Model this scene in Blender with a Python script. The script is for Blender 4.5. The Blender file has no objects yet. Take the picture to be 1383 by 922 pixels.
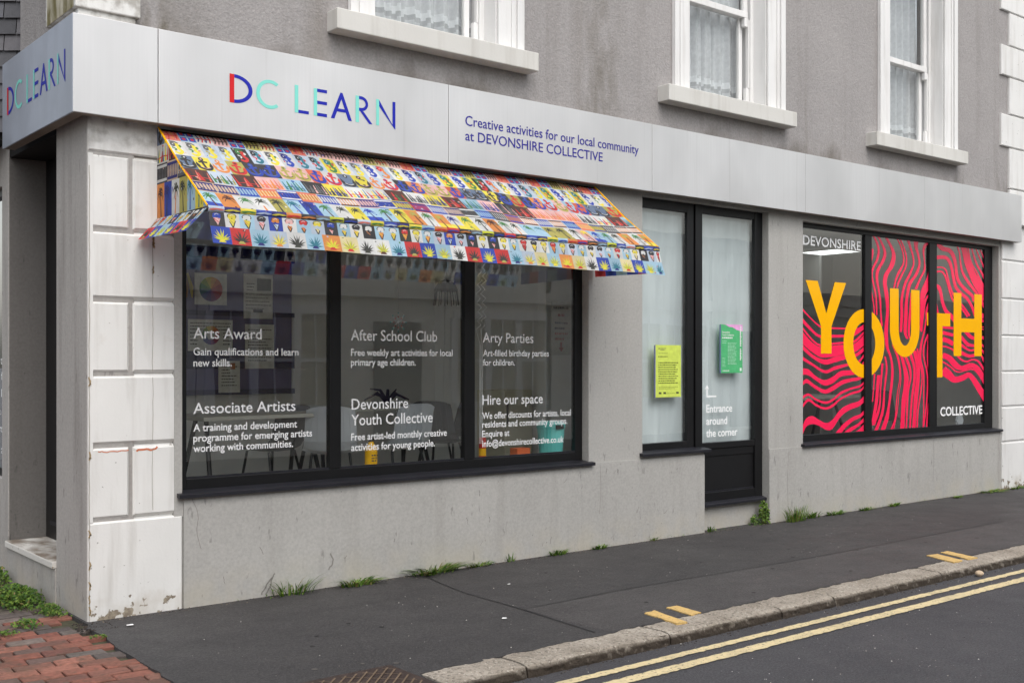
import bpy, math, random
from mathutils import Vector, Matrix, noise
random.seed(7)
SC = bpy.context.scene
COL = SC.collection
rad = math.radians

# ------------------------------------------------------------------ camera
CAMLOC = (-2.2794, -6.912, 1.6)
cd = bpy.data.cameras.new('camera'); cam = bpy.data.objects.new('camera', cd); COL.objects.link(cam)
cam.location = CAMLOC
cam.rotation_euler = (rad(90), 0, rad(50.8923 - 90))
cd.sensor_width = 36; cd.lens = 1502.645 / 1383 * 36
cd.shift_y = 27 / 1383; cd.clip_start = .05; cd.clip_end = 1500
SC.camera = cam

# ------------------------------------------------------------------ sky, sun, exposure (overcast)
W = bpy.data.worlds.new('World'); SC.world = W; W.use_nodes = True
nt = W.node_tree; nt.nodes.clear()
sky = nt.nodes.new('ShaderNodeTexSky'); sky.sky_type = 'NISHITA'; sky.sun_disc = False
sky.sun_elevation = rad(58); sky.sun_rotation = rad(195); sky.air_density = 1.6; sky.dust_density = 4.0; sky.ozone_density = 1.0
hs = nt.nodes.new('ShaderNodeHueSaturation'); hs.inputs['Saturation'].default_value = .34
bg = nt.nodes.new('ShaderNodeBackground'); bg.inputs['Strength'].default_value = .15
wo = nt.nodes.new('ShaderNodeOutputWorld')
nt.links.new(sky.outputs[0], hs.inputs['Color']); nt.links.new(hs.outputs[0], bg.inputs[0]); nt.links.new(bg.outputs[0], wo.inputs[0])
sl = bpy.data.lights.new('sun', 'SUN'); sl.energy = .75; sl.angle = rad(48); sl.color = (1, .99, .985)
so = bpy.data.objects.new('sun', sl); COL.objects.link(so)
d = Vector((math.sin(rad(195)) * math.cos(rad(41)), math.cos(rad(195)) * math.cos(rad(41)), math.sin(rad(41))))
so.rotation_euler = d.to_track_quat('Z', 'Y').to_euler()
so.location = (0, -20, 25)
SC.view_settings.view_transform = 'Standard'; SC.view_settings.look = 'None'
SC.view_settings.exposure = 0.46; SC.view_settings.gamma = 1; SC.view_settings.use_curve_mapping = False

# ------------------------------------------------------------------ helpers
def s2l(c):
    return c / 12.92 if c <= .04045 else ((c + .055) / 1.055) ** 2.4
def C(r, g, b):
    return (s2l(r / 255), s2l(g / 255), s2l(b / 255))

class N:
    """tiny node-graph helper"""
    def __init__(s, name):
        s.m = bpy.data.materials.new(name); s.m.use_nodes = True; s.t = s.m.node_tree; s.t.nodes.clear()
        s.out = s.t.nodes.new('ShaderNodeOutputMaterial'); s._tc = None
    def n(s, typ, **kw):
        nd = s.t.nodes.new('ShaderNode' + typ)
        for k, v in kw.items(): setattr(nd, k, v)
        return nd
    def l(s, a, b): s.t.links.new(a, b)
    def co(s, scale=(1, 1, 1), rot=(0, 0, 0)):
        if s._tc is None: s._tc = s.n('TexCoord')
        mp = s.n('Mapping'); mp.inputs['Scale'].default_value = scale; mp.inputs['Rotation'].default_value = rot
        s.l(s._tc.outputs['Object'], mp.inputs[0]); return mp.outputs[0]
    def noise(s, sc, det=4, scale=(1, 1, 1), rough=.55):
        t = s.n('TexNoise'); t.inputs['Scale'].default_value = sc; t.inputs['Detail'].default_value = det
        t.inputs['Roughness'].default_value = rough
        s.l(s.co(scale), t.inputs['Vector']); return t.outputs[0]
    def ramp(s, src, a, b, ca=(0, 0, 0, 1), cb=(1, 1, 1, 1)):
        r = s.n('ValToRGB'); r.color_ramp.elements[0].position = a; r.color_ramp.elements[1].position = b
        r.color_ramp.elements[0].color = ca; r.color_ramp.elements[1].color = cb
        s.l(src, r.inputs[0]); return r.outputs[0]
    def mix(s, f, a, b, mode='MIX'):
        x = s.n('MixRGB', blend_type=mode)
        for i, v in enumerate((f, a, b)):
            if hasattr(v, 'links'): s.l(v, x.inputs[i])
            elif i == 0: x.inputs[0].default_value = v
            else: x.inputs[i].default_value = (*v[:3], 1)
        return x.outputs[0]
    def math(s, op, a, b=0.):
        x = s.n('Math', operation=op)
        for i, v in enumerate((a, b)):
            if hasattr(v, 'links'): s.l(v, x.inputs[i])
            else: x.inputs[i].default_value = v
        return x.outputs[0]
    def z(s):
        if s._tc is None: s._tc = s.n('TexCoord')
        x = s.n('SeparateXYZ'); s.l(s._tc.outputs['Object'], x.inputs[0]); return x.outputs[2]
    def attr(s, name='Col'):
        a = s.n('Attribute'); a.attribute_name = name; return a.outputs[0]
    def pbr(s, col, rough=.7, metal=0., bump=None, bs=.3, bd=.01, spec=.4):
        p = s.n('BsdfPrincipled')
        if hasattr(col, 'links'): s.l(col, p.inputs['Base Color'])
        else: p.inputs['Base Color'].default_value = (*col[:3], 1)
        if hasattr(rough, 'links'): s.l(rough, p.inputs['Roughness'])
        else: p.inputs['Roughness'].default_value = rough
        p.inputs['Metallic'].default_value = metal; p.inputs['Specular IOR Level'].default_value = spec
        if bump is not None:
            b = s.n('Bump'); b.inputs['Strength'].default_value = bs; b.inputs['Distance'].default_value = bd
            s.l(bump, b.inputs['Height']); s.l(b.outputs[0], p.inputs['Normal'])
        s.l(p.outputs[0], s.out.inputs[0]); s.p = p
        return s.m

def plain(name, col, rough=.6, metal=0., var=.12, vs=6., bump=0., bscale=120., spec=.4):
    g = N(name)
    n = g.noise(vs, 5)
    c = g.mix(g.ramp(n, .3, .7), tuple(x * (1 - var) for x in col), tuple(min(1, x * (1 + var)) for x in col))
    return g.pbr(c, rough, metal, g.noise(bscale, 3) if bump else None, bump, .004, spec)

def plaster(name, col, dirt, marks=True, grime=False, rough=.85, grain=90, gs=.25, streak=.5, yellow=True, gd=.006):
    g = N(name)
    big = g.ramp(g.noise(1.1, 6), .3, .72)
    c = g.mix(big, tuple(x * .9 for x in col), tuple(min(1, x * 1.08) for x in col))
    fine = g.ramp(g.noise(55, 4), .3, .7)
    c = g.mix(.24 if not grime else .3, c, g.mix(fine, tuple(x * .55 for x in col), tuple(min(1, x * 1.3) for x in col)))
    st = g.ramp(g.noise(2.2, 5, (3.2, 3.2, .28)), .52, .75)
    c = g.mix(g.math('MULTIPLY', st, streak * .45), c, dirt)
    if grime:
        lo = g.n('MapRange'); g.l(g.z(), lo.inputs[0]); lo.inputs[1].default_value = 4.35; lo.inputs[2].default_value = 3.62; lo.inputs[3].default_value = -.2; lo.inputs[4].default_value = .2
        gr = g.ramp(g.math('ADD', g.noise(1.5, 6, (1.3, 1.3, .7)), lo.outputs[0]), .66, .86)
        c = g.mix(g.math('MULTIPLY', gr, .75), c, C(92, 86, 78))
        sx = g.n('SeparateXYZ'); g.l(g._tc.outputs['Object'], sx.inputs[0])
        for x0_, w_, zt_, k_ in ((.42, .42, 4.1, .8), (4.25, .34, 5.6, .62), (2.9, .3, 3.95, .5), (7.6, .5, 3.95, .35)):
            mk = g.math('MAXIMUM', g.math('SUBTRACT', 1., g.math('DIVIDE', g.math('ABSOLUTE', g.math('SUBTRACT', sx.outputs[0], x0_)), w_)), 0.)
            mz = g.n('MapRange'); g.l(g.z(), mz.inputs[0]); mz.inputs[1].default_value = zt_; mz.inputs[2].default_value = 3.66
            mm = g.math('MULTIPLY', g.math('MULTIPLY', mk, mz.outputs[0]), g.ramp(g.noise(6, 6, (1.4, 1.4, .5)), .36, .62))
            c = g.mix(g.math('MULTIPLY', mm, k_), c, C(84, 76, 56))
        s2 = g.ramp(g.noise(1.3, 5, (1.6, 1.6, .12)), .6, .74)
        c = g.mix(g.math('MULTIPLY', s2, .34), c, C(104, 94, 80))
    if yellow:
        lo = g.n('MapRange'); g.l(g.z(), lo.inputs[0]); lo.inputs[1].default_value = .28; lo.inputs[2].default_value = .0
        pat = g.math('MULTIPLY', lo.outputs[0], g.ramp(g.noise(4.5, 5), .38, .62))
        c = g.mix(g.math('MULTIPLY', pat, .55), c, tuple(a * b for a, b in zip(col, (1.12, 1.04, .86))))
    if marks:
        sc = g.ramp(g.noise(7, 2, (2.6, 2.6, .8)), .655, .69)
        sc = g.math('MULTIPLY', sc, g.ramp(g.noise(23, 2, (1.5, 1.5, .5)), .46, .56))
        c = g.mix(g.math('MULTIPLY', sc, .5), c, tuple(x * .4 for x in col))
        v = g.n('TexVoronoi'); v.inputs['Scale'].default_value = 7; g.l(g.co(), v.inputs['Vector'])
        sp = g.ramp(v.outputs['Distance'], .025, .05, (1, 1, 1, 1), (0, 0, 0, 1))
        c = g.mix(g.math('MULTIPLY', sp, .55), c, tuple(x * .35 for x in col))
    b = g.mix(.5, g.noise(grain, 4), g.noise(14, 4))
    return g.pbr(c, rough, 0, b, gs, gd, .25)

M = {}
M['lower_wall'] = plaster('grey_smooth_render', C(175, 173, 169), C(120, 114, 107))
M['side_wall'] = plaster('grey_side_render', C(172, 168, 164), C(112, 106, 102), streak=1.0)
M['upper_wall'] = plaster('roughcast_render', C(158, 154, 153), C(110, 104, 98), marks=False, grime=True, grain=75, gs=.9, yellow=False, streak=.5, gd=.012)
def white_paint(name, col, peel, peel_hi):
    g = N(name)
    big = g.ramp(g.noise(1.6, 6), .3, .7)
    c = g.mix(big, tuple(x * .9 for x in col), col)
    st = g.ramp(g.noise(3, 6, (4, 4, .4)), .5, .78)
    c = g.mix(g.math('MULTIPLY', st, .32), c, C(150, 142, 130))
    if peel:
        lo = g.n('MapRange'); g.l(g.z(), lo.inputs[0]); lo.inputs[1].default_value = .30; lo.inputs[2].default_value = .0
        lo.inputs[3].default_value = -.16; lo.inputs[4].default_value = .13
        v = g.ramp(g.math('ADD', g.noise(13, 6), lo.outputs[0]), .615, .635)
        c = g.mix(v, c, g.mix(g.ramp(g.noise(30, 4), .4, .6), C(112, 100, 86), C(150, 140, 124)))
        hb = g.ramp(g.math('ADD', g.noise(5, 5), lo.outputs[0]), .5, .7)
        c = g.mix(g.math('MULTIPLY', hb, .35), c, C(176, 164, 146))
        sp = g.ramp(g.noise(26, 3), .715, .73)
        c = g.mix(g.math('MULTIPLY', sp, .6), c, C(110, 102, 92))
    if peel_hi:
        hi = g.n('MapRange'); g.l(g.z(), hi.inputs[0]); hi.inputs[1].default_value = 2.8; hi.inputs[2].default_value = 3.05
        v2 = g.math('MULTIPLY', g.ramp(g.noise(9, 6), .45, .62), hi.outputs[0])
        c = g.mix(g.math('MULTIPLY', v2, .6), c, C(120, 112, 100))
    return g.pbr(c, .6, 0, g.mix(.5, g.noise(60, 4), g.noise(9, 4)), .3, .006, .35)
M['pier'] = white_paint('white_masonry_paint', C(232, 231, 228), True, True)
M['quoin'] = white_paint('white_quoin_paint', C(228, 227, 225), True, False)
M['trim'] = white_paint('white_trim_paint', C(232, 231, 230), False, False)
M['sill'] = white_paint('weathered_sill_paint', C(213, 211, 206), False, False)
def algae():
    g = N('algae_stained_paint')
    c = g.mix(g.ramp(g.noise(5, 6, (2.2, 2.2, .8)), .36, .6), C(196, 190, 172), C(112, 104, 66))
    return g.pbr(c, .75, 0, g.noise(50, 4), .3, .006)
M['algae'] = algae()
def alu(name, tint, blot=0.):
    g = N(name)
    n = g.noise(3, 5, (26, 26, .35))
    c = g.mix(g.ramp(n, .3, .7), tuple(x * .95 for x in tint), tint)
    c = g.mix(g.math('MULTIPLY', g.ramp(g.noise(.75, 3, (1.3, 1.3, .8)), .4, .62), .9), c, tuple(x * .82 for x in tint))  # broad darker patches: soft cloud reflections mixed into the metal's colour
    st = g.ramp(g.noise(2.4, 4, (9, 9, .22)), .62, .72)
    c = g.mix(g.math('MULTIPLY', st, .16), c, C(150, 146, 140))
    if blot: c = g.mix(g.math('MULTIPLY', g.ramp(g.noise(3.5, 6, (1, 1, .7)), .4, .7), blot), c, tuple(x * .72 for x in tint))
    r = g.ramp(g.noise(1.4, 3, (1.4, 1.4, .6)), .3, .7, (.33, .33, .33, 1), (.46, .46, .46, 1))
    return g.pbr(c, r, .58, g.noise(.9, 2, (1.3, 1.3, .7)), .22, .08)
M['alu'] = alu('brushed_aluminium', C(222, 221, 221))
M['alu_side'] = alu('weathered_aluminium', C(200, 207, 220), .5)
M['soffit'] = plain('sign_soffit', C(132, 122, 112), .7)
M['frame'] = plain('black_window_frame', C(17, 17, 19), .42, 0, .2, 5, .05)
M['sillblk'] = plain('black_metal_sill', C(38, 38, 44), .38, .1, .2, 5, .05)
M['panelblk'] = plain('black_kick_panel', C(16, 16, 18), .5, 0, .2, 9, .05)
def glass(name, tint=(.95, .97, .965), k=3.1, wav=.02):
    g = N(name)
    lw = g.n('LayerWeight'); lw.inputs['Blend'].default_value = .5
    fr = g.math('ADD', g.math('MULTIPLY', g.math('POWER', lw.outputs['Facing'], 5.), .96), .04)
    t = g.n('BsdfTransparent'); t.inputs[0].default_value = (*tint, 1)
    gl = g.n('BsdfGlossy'); gl.inputs['Roughness'].default_value = .0; gl.inputs['Color'].default_value = (1, 1, 1, 1)
    b = g.n('Bump'); b.inputs['Strength'].default_value = wav; b.inputs['Distance'].default_value = .05
    g.l(g.noise(1.3, 2), b.inputs['Height']); g.l(b.outputs[0], gl.inputs['Normal'])
    mx = g.n('MixShader'); g.l(g.math('MINIMUM', g.math('MULTIPLY', fr, k), .97), mx.inputs[0])
    g.l(t.outputs[0], mx.inputs[1]); g.l(gl.outputs[0], mx.inputs[2]); g.l(mx.outputs[0], g.out.inputs[0])
    return g.m
M['glass'] = glass('shop_glass')
M['glass2'] = glass('sash_glass', (.9, .92, .92), 1.9, .06)
M['vinyl_white'] = plain('white_vinyl', C(248, 248, 248), .5, 0, .02)
M['vinyl_pink'] = plain('pink_red_vinyl', C(255, 38, 88), .09, 0, .03, spec=.5)
M['vinyl_yellow'] = plain('amber_vinyl', C(254, 184, 0), .14, 0, .03, spec=.3)
M['sign_blue'] = plain('ultramarine_vinyl', C(10, 25, 165), .4, 0, .03)
M['sign_teal'] = plain('mint_vinyl', C(128, 216, 203), .4, 0, .03)
M['sign_red'] = plain('red_vinyl', C(205, 8, 20), .4, 0, .03)
M['sign_text'] = plain('navy_vinyl', C(38, 30, 140), .4, 0, .03)
def frosted():
    g = N('white_paper_blind')
    c = g.mix(g.ramp(g.noise(1.2, 4, (3, 3, .35)), .3, .75), C(184, 192, 194), C(220, 227, 228))
    return g.pbr(c, .8, 0, g.noise(1.6, 3, (2.2, 2.2, .5)), .5, .08, .2)
M['blind'] = frosted()
def fabric():
    g = N('printed_awning_canvas')
    a = g.attr(); n = g.ramp(g.noise(14, 4), .3, .7, (.9, .9, .9, 1), (1.04, 1.04, 1.04, 1))
    c = g.mix(1., a, n, 'MULTIPLY')
    g.pbr(c, .75, 0, g.noise(300, 2), .05, .002, .2)
    tr = g.n('BsdfTranslucent'); g.l(c, tr.inputs[0])
    mx = g.n('MixShader'); mx.inputs[0].default_value = .40
    g.l(g.p.outputs[0], mx.inputs[1]); g.l(tr.outputs[0], mx.inputs[2]); g.l(mx.outputs[0], g.out.inputs[0])
    return g.m
M['canvas'] = fabric()
def attrmat(name, rough=.7, tr=0., spec=.3, bump=None):
    g = N(name); a = g.attr()
    c = g.mix(1., a, g.ramp(g.noise(25, 3), .3, .7, (.88, .88, .88, 1), (1.06, 1.06, 1.06, 1)), 'MULTIPLY')
    g.pbr(c, rough, 0, g.noise(bump, 3) if bump else None, .3, .004, spec)
    if tr:
        t = g.n('BsdfTranslucent'); g.l(c, t.inputs[0]); mx = g.n('MixShader'); mx.inputs[0].default_value = tr
        g.l(g.p.outputs[0], mx.inputs[1]); g.l(t.outputs[0], mx.inputs[2]); g.l(mx.outputs[0], g.out.inputs[0])
    return g.m
M['print'] = attrmat('printed_sheet', .6)
M['leaf'] = attrmat('leaf', .55, .25)
def brickmat():
    g = N('red_paving_brick'); c = g.attr()
    c = g.mix(1., c, g.ramp(g.noise(40, 5), .3, .7, (.7, .7, .7, 1), (1.08, 1.08, 1.08, 1)), 'MULTIPLY')
    c = g.mix(g.math('MULTIPLY', g.ramp(g.noise(4, 6), .46, .68), .6), c, C(84, 76, 66))
    c = g.mix(g.math('MULTIPLY', g.ramp(g.noise(18, 5), .56, .68), .55), c, C(74, 70, 62))
    return g.pbr(c, .92, 0, g.mix(.5, g.noise(90, 4), g.noise(25, 4)), .7, .008, .2)
M['brick'] = brickmat()
M['slate'] = attrmat('hanging_slate', .6, 0, .35, 60)
M['grit'] = attrmat('grit', .9)
def asphalt(name, a, b, speck, spk=.62, patch=.5, gs=.8):
    g = N(name)
    c = g.mix(g.ramp(g.noise(.9, 6), .3, .7), a, b)
    c = g.mix(g.math('MULTIPLY', g.ramp(g.noise(160, 3), .35, .7), .6), c, tuple(x * 1.75 for x in b))
    c = g.mix(g.math('MULTIPLY', g.ramp(g.noise(75, 3), .35, .62, (1, 1, 1, 1), (0, 0, 0, 1)), .5), c, tuple(x * .35 for x in a))
    st = g.ramp(g.noise(2.6, 5, (.5, 1.6, 1)), .5, .72)
    c = g.mix(g.math('MULTIPLY', st, patch * .5), c, tuple(x * .6 for x in a))
    v = g.n('TexVoronoi'); v.inputs['Scale'].default_value = 16; g.l(g.co(), v.inputs['Vector'])
    sp = g.ramp(v.outputs['Distance'], .035, .06, (1, 1, 1, 1), (0, 0, 0, 1))
    sp = g.math('MULTIPLY', sp, g.ramp(g.noise(5, 2), spk - .02, spk))
    c = g.mix(g.math('MULTIPLY', sp, .75), c, speck)
    v2 = g.n('TexVoronoi'); v2.inputs['Scale'].default_value = 58; g.l(g.co(), v2.inputs['Vector'])
    sp2 = g.math('MULTIPLY', g.ramp(v2.outputs['Distance'], .12, .22, (1, 1, 1, 1), (0, 0, 0, 1)), g.ramp(g.noise(31, 2), .5, .56))
    c = g.mix(g.math('MULTIPLY', sp2, .45), c, tuple(x * 2.6 for x in b))
    sp3 = g.math('MULTIPLY', g.ramp(v2.outputs['Distance'], .16, .24, (1, 1, 1, 1), (0, 0, 0, 1)), g.ramp(g.noise(27, 2, (1, 1.2, 1)), .52, .58))
    c = g.mix(g.math('MULTIPLY', sp3, .5), c, tuple(x * .3 for x in a))
    r = g.ramp(g.noise(3, 4), .3, .7, (.62, .62, .62, 1), (.82, .82, .82, 1))
    return g.pbr(c, r, 0, g.mix(.4, g.noise(170, 3), g.noise(70, 3)), gs, .01, .35)
M['pavement'] = asphalt('pavement_asphalt', C(54, 52, 53), C(72, 70, 70), C(170, 165, 158), .55)
M['road'] = asphalt('road_asphalt', C(64, 63, 66), C(77, 76, 79), C(190, 188, 184), .5, .3, 1.0)
M['seam'] = asphalt('tar_seam', C(47, 46, 47), C(56, 55, 56), C(80, 78, 76), .9)
def granite():
    g = N('granite_kerb')
    c = g.mix(g.ramp(g.noise(3, 5), .35, .65), C(142, 133, 121), C(172, 163, 151))
    c = g.mix(g.math('MULTIPLY', g.ramp(g.noise(48, 4), .5, .66), .75), c, C(92, 84, 76))
    c = g.mix(g.math('MULTIPLY', g.ramp(g.noise(90, 3), .6, .7), .6), c, C(228, 222, 210))
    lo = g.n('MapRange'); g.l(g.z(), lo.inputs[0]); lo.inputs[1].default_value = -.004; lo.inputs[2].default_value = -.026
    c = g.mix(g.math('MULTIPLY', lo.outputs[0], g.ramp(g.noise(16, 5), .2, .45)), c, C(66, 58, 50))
    return g.pbr(c, .85, 0, g.mix(.5, g.noise(60, 5), g.noise(22, 4)), .9, .02, .3)
M['granite'] = granite()
def paint(name, col, under):
    g = N(name)
    c = g.mix(g.ramp(g.noise(30, 4), .3, .7), tuple(x * .82 for x in col), col)
    c = g.mix(g.ramp(g.noise(55, 5), .58, .66), c, under)
    c = g.mix(g.math('MULTIPLY', g.ramp(g.noise(3.5, 6), .5, .75), .45), c, under)
    return g.pbr(c, .75, 0, g.noise(120, 3), .4, .006)
M['line'] = paint('worn_cream_line_paint', C(222, 204, 160), C(128, 120, 106))
M['tick'] = paint('worn_yellow_tick_paint', C(220, 184, 116), C(150, 128, 96))
M['iron'] = plain('brown_cast_iron', C(70, 58, 54), .6, .3, .25, 20, .3)
M['ironrib'] = plain('rubbed_iron_rib', C(122, 104, 86), .55, .3, .25, 20, .3)
M['cream_house'] = plaster('cream_render', C(234, 231, 222), C(176, 172, 160), marks=False, yellow=False)
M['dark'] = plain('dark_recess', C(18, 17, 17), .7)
M['room_wall'] = plain('room_wall', C(234, 235, 232), .8, 0, .06, 2)
M['room_dark'] = plain('grey_room_wall', C(225, 225, 222), .8, 0, .06, 2)
M['room_floor'] = plain('room_floor', C(205, 198, 186), .6, 0, .1, 3)
M['board'] = plain('purple_felt_board', C(104, 101, 152), .9, 0, .06, 8)
M['boardedge'] = plain('navy_board_trim', C(30, 33, 92), .7, 0, .08, 8)
M['plastic_pale'] = plain('pale_plastic', C(196, 200, 204), .4, 0, .04)
M['plastic_dark'] = plain('grey_plastic', C(92, 92, 94), .45, 0, .06)
M['steel_dark'] = plain('dark_steel', C(34, 33, 33), .4, .5, .1)
M['tabletop'] = plain('pale_tabletop', C(188, 186, 176), .4, 0, .05)
M['turq'] = plain('turquoise_plastic', C(108, 205, 198), .4, 0, .05)
M['yellow_pl'] = plain('yellow_plastic', C(250, 190, 10), .4, 0, .05)
M['red_tin'] = plain('red_tin', C(205, 50, 40), .4, 0, .05)
M['orange_box'] = plain('orange_card', C(225, 110, 60), .6, 0, .06)
M['cream_metal'] = plain('cream_enamel', C(214, 210, 186), .4, 0, .03)
M['curtain'] = attrmat('net_curtain', .9, .3, .1)
M['stone'] = plain('pebble', C(200, 178, 152), .8, 0, .15, 30)

class MB:
    def __init__(s): s.v = []; s.f = []; s.m = []; s.c = []
    def poly(s, pts, mat=0, col=None):
        b = len(s.v); s.v += [tuple(p) for p in pts]; s.f.append(tuple(range(b, b + len(pts)))); s.m.append(mat); s.c.append(col or (.5, .5, .5))
    def box(s, x0, x1, y0, y1, z0, z1, mat=0, col=None):
        p = [(x0, y0, z0), (x1, y0, z0), (x1, y1, z0), (x0, y1, z0), (x0, y0, z1), (x1, y0, z1), (x1, y1, z1), (x0, y1, z1)]
        b = len(s.v); s.v += p
        for q in ((0, 3, 2, 1), (4, 5, 6, 7), (0, 1, 5, 4), (1, 2, 6, 5), (2, 3, 7, 6), (3, 0, 4, 7)):
            s.f.append(tuple(b + i for i in q)); s.m.append(mat); s.c.append(col or (.5, .5, .5))
        return s
    def cblock(s, x0, x1, z0, z1, yf, yb, c, mat=0, sides=(1, 1, 1, 1)):
        """masonry block facing -Y with chamfered edges; sides = left, right, bottom, top"""
        a = (x0 + c * sides[0], x1 - c * sides[1], z0 + c * sides[2], z1 - c * sides[3])
        o = [(x0, yf + c, z0), (x1, yf + c, z0), (x1, yf + c, z1), (x0, yf + c, z1)]
        i = [(a[0], yf, a[2]), (a[1], yf, a[2]), (a[1], yf, a[3]), (a[0], yf, a[3])]
        k = [(x, yb, zz) for x, _, zz in o]
        s.poly(i, mat)
        for j in range(4):
            n = (j + 1) % 4
            s.poly([o[j], o[n], i[n], i[j]], mat); s.poly([k[j], k[n], o[n], o[j]], mat)
    def tube(s, path, r, n=7, mat=0, col=None, cap=True):
        P = [Vector(p) for p in path]; rings = []
        for i, p in enumerate(P):
            t = (P[min(i + 1, len(P) - 1)] - P[max(i - 1, 0)]).normalized()
            u = t.cross(Vector((0, 0, 1)))
            if u.length < .05: u = t.cross(Vector((1, 0, 0)))
            u.normalize(); w = t.cross(u)
            rr = r[i] if isinstance(r, (list, tuple)) else r
            b = len(s.v)
            s.v += [tuple(p + (u * math.cos(6.28318 * k / n) + w * math.sin(6.28318 * k / n)) * rr) for k in range(n)]
            rings.append(b)
        for a, b in zip(rings, rings[1:]):
            for k in range(n):
                s.f.append((a + k, a + (k + 1) % n, b + (k + 1) % n, b + k)); s.m.append(mat); s.c.append(col or (.5, .5, .5))
        if cap:
            for a in (rings[0], rings[-1]):
                s.f.append(tuple(a + k for k in range(n))); s.m.append(mat); s.c.append(col or (.5, .5, .5))
    def lathe(s, cx, cy, prof, n=20, mat=0, col=None):
        rings = []
        for r, zz in prof:
            b = len(s.v); s.v += [(cx + r * math.cos(6.28318 * k / n), cy + r * math.sin(6.28318 * k / n), zz) for k in range(n)]; rings.append(b)
        for a, b in zip(rings, rings[1:]):
            for k in range(n):
                s.f.append((a + k, a + (k + 1) % n, b + (k + 1) % n, b + k)); s.m.append(mat); s.c.append(col or (.5, .5, .5))
        for a in (rings[0], rings[-1]): s.f.append(tuple(a + k for k in range(n))); s.m.append(mat); s.c.append(col or (.5, .5, .5))
    def build(s, name, mats, parent=None, bevel=0, smooth=False, wn=True):
        me = bpy.data.meshes.new(name); me.from_pydata(s.v, [], s.f)
        if not isinstance(mats, (list, tuple)): mats = [mats]
        for m in mats: me.materials.append(m)
        me.polygons.foreach_set('material_index', s.m)
        if any(c != (.5, .5, .5) for c in s.c):
            at = me.color_attributes.new('Col', 'FLOAT_COLOR', 'CORNER')
            buf = []
            for p, c in zip(me.polygons, s.c): buf += [*c[:3], 1.] * p.loop_total
            at.data.foreach_set('color', buf)
        if smooth: me.polygons.foreach_set('use_smooth', [True] * len(me.polygons))
        me.update()
        o = bpy.data.objects.new(name, me); COL.objects.link(o)
        if bevel:
            bv = o.modifiers.new('bevel', 'BEVEL'); bv.width = bevel; bv.segments = 2; bv.limit_method = 'ANGLE'; bv.angle_limit = rad(40)
        if parent is not None: attach(o, parent)
        return o

def root_loc(o):
    while o.parent is not None: o = o.parent
    return o.location
def attach(o, parent):
    o.parent = parent
    if parent.type == 'EMPTY': o.matrix_parent_inverse = Matrix.Translation(-Vector(parent.location))
def thing(name, label, cat, loc=(0, 0, 0), group=None):
    o = bpy.data.objects.new(name, None); COL.objects.link(o); o.location = loc; o.empty_display_size = .2
    return tag(o, label, cat, group)
def tag(o, label, cat, group=None):
    o['label'] = label; o['category'] = cat
    if group: o['group'] = group
    return o
def struct(o):
    o['kind'] = 'structure'; return o

def wall(xs, zs, holes, y0, y1, mb=None):
    """wall facing -Y with rectangular openings and their reveals"""
    mb = mb or MB()
    X = sorted({xs[0], xs[1], *[h[0] for h in holes], *[h[1] for h in holes]}); Z = sorted({zs[0], zs[1], *[h[2] for h in holes], *[h[3] for h in holes]})
    X = [x for x in X if xs[0] <= x <= xs[1]]; Z = [q for q in Z if zs[0] <= q <= zs[1]]
    idx = {}
    def V(i, j, k):
        if (i, j, k) not in idx: idx[i, j, k] = len(mb.v); mb.v.append((X[i], (y0, y1)[k], Z[j]))
        return idx[i, j, k]
    def solid(i, j):
        if not (0 <= i < len(X) - 1 and 0 <= j < len(Z) - 1): return False
        cx, cz = (X[i] + X[i + 1]) / 2, (Z[j] + Z[j + 1]) / 2
        return not any(h[0] < cx < h[1] and h[2] < cz < h[3] for h in holes)
    def F(*q): mb.f.append(q); mb.m.append(0); mb.c.append((.5, .5, .5))
    for i in range(len(X) - 1):
        for j in range(len(Z) - 1):
            if not solid(i, j): continue
            F(V(i, j, 0), V(i + 1, j, 0), V(i + 1, j + 1, 0), V(i, j + 1, 0)); F(V(i, j, 1), V(i, j + 1, 1), V(i + 1, j + 1, 1), V(i + 1, j, 1))
            if not solid(i - 1, j): F(V(i, j, 0), V(i, j + 1, 0), V(i, j + 1, 1), V(i, j, 1))
            if not solid(i + 1, j): F(V(i + 1, j, 0), V(i + 1, j, 1), V(i + 1, j + 1, 1), V(i + 1, j + 1, 0))
            if not solid(i, j - 1): F(V(i, j, 0), V(i, j, 1), V(i + 1, j, 1), V(i + 1, j, 0))
            if not solid(i, j + 1): F(V(i, j + 1, 0), V(i + 1, j + 1, 0), V(i + 1, j + 1, 1), V(i, j + 1, 1))
    return mb

# text as mesh ---------------------------------------------------------------
_tx = {}
def text_geo(body, off=0.0):
    k = (body, off)
    if k in _tx: return _tx[k]
    cu = bpy.data.curves.new('lettering_curve', 'FONT'); cu.body = body; cu.resolution_u = 3; cu.offset = off
    ob = bpy.data.objects.new('lettering_curve', cu); COL.objects.link(ob)
    me = bpy.data.meshes.new_from_object(ob)
    vs = [(v.co.x, v.co.y) for v in me.vertices]; fs = [tuple(p.vertices) for p in me.polygons]
    bpy.data.objects.remove(ob); bpy.data.curves.remove(cu); bpy.data.meshes.remove(me)
    _tx[k] = (vs, fs); return _tx[k]
_h = text_geo('H'); CAPH = max(v[1] for v in _h[0])
def put_text(mb, body, x0, x1, zb, cap, mapf, mat=0, col=None, off=0.0):
    vs, fs = text_geo(body, off)
    a, b = min(v[0] for v in vs), max(v[0] for v in vs)
    base = len(mb.v)
    mb.v += [mapf(x0 + (v[0] - a) / (b - a) * (x1 - x0), zb + v[1] / CAPH * cap) for v in vs]
    for f in fs: mb.f.append(tuple(base + i for i in f)); mb.m.append(mat); mb.c.append(col or (.5, .5, .5))
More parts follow.
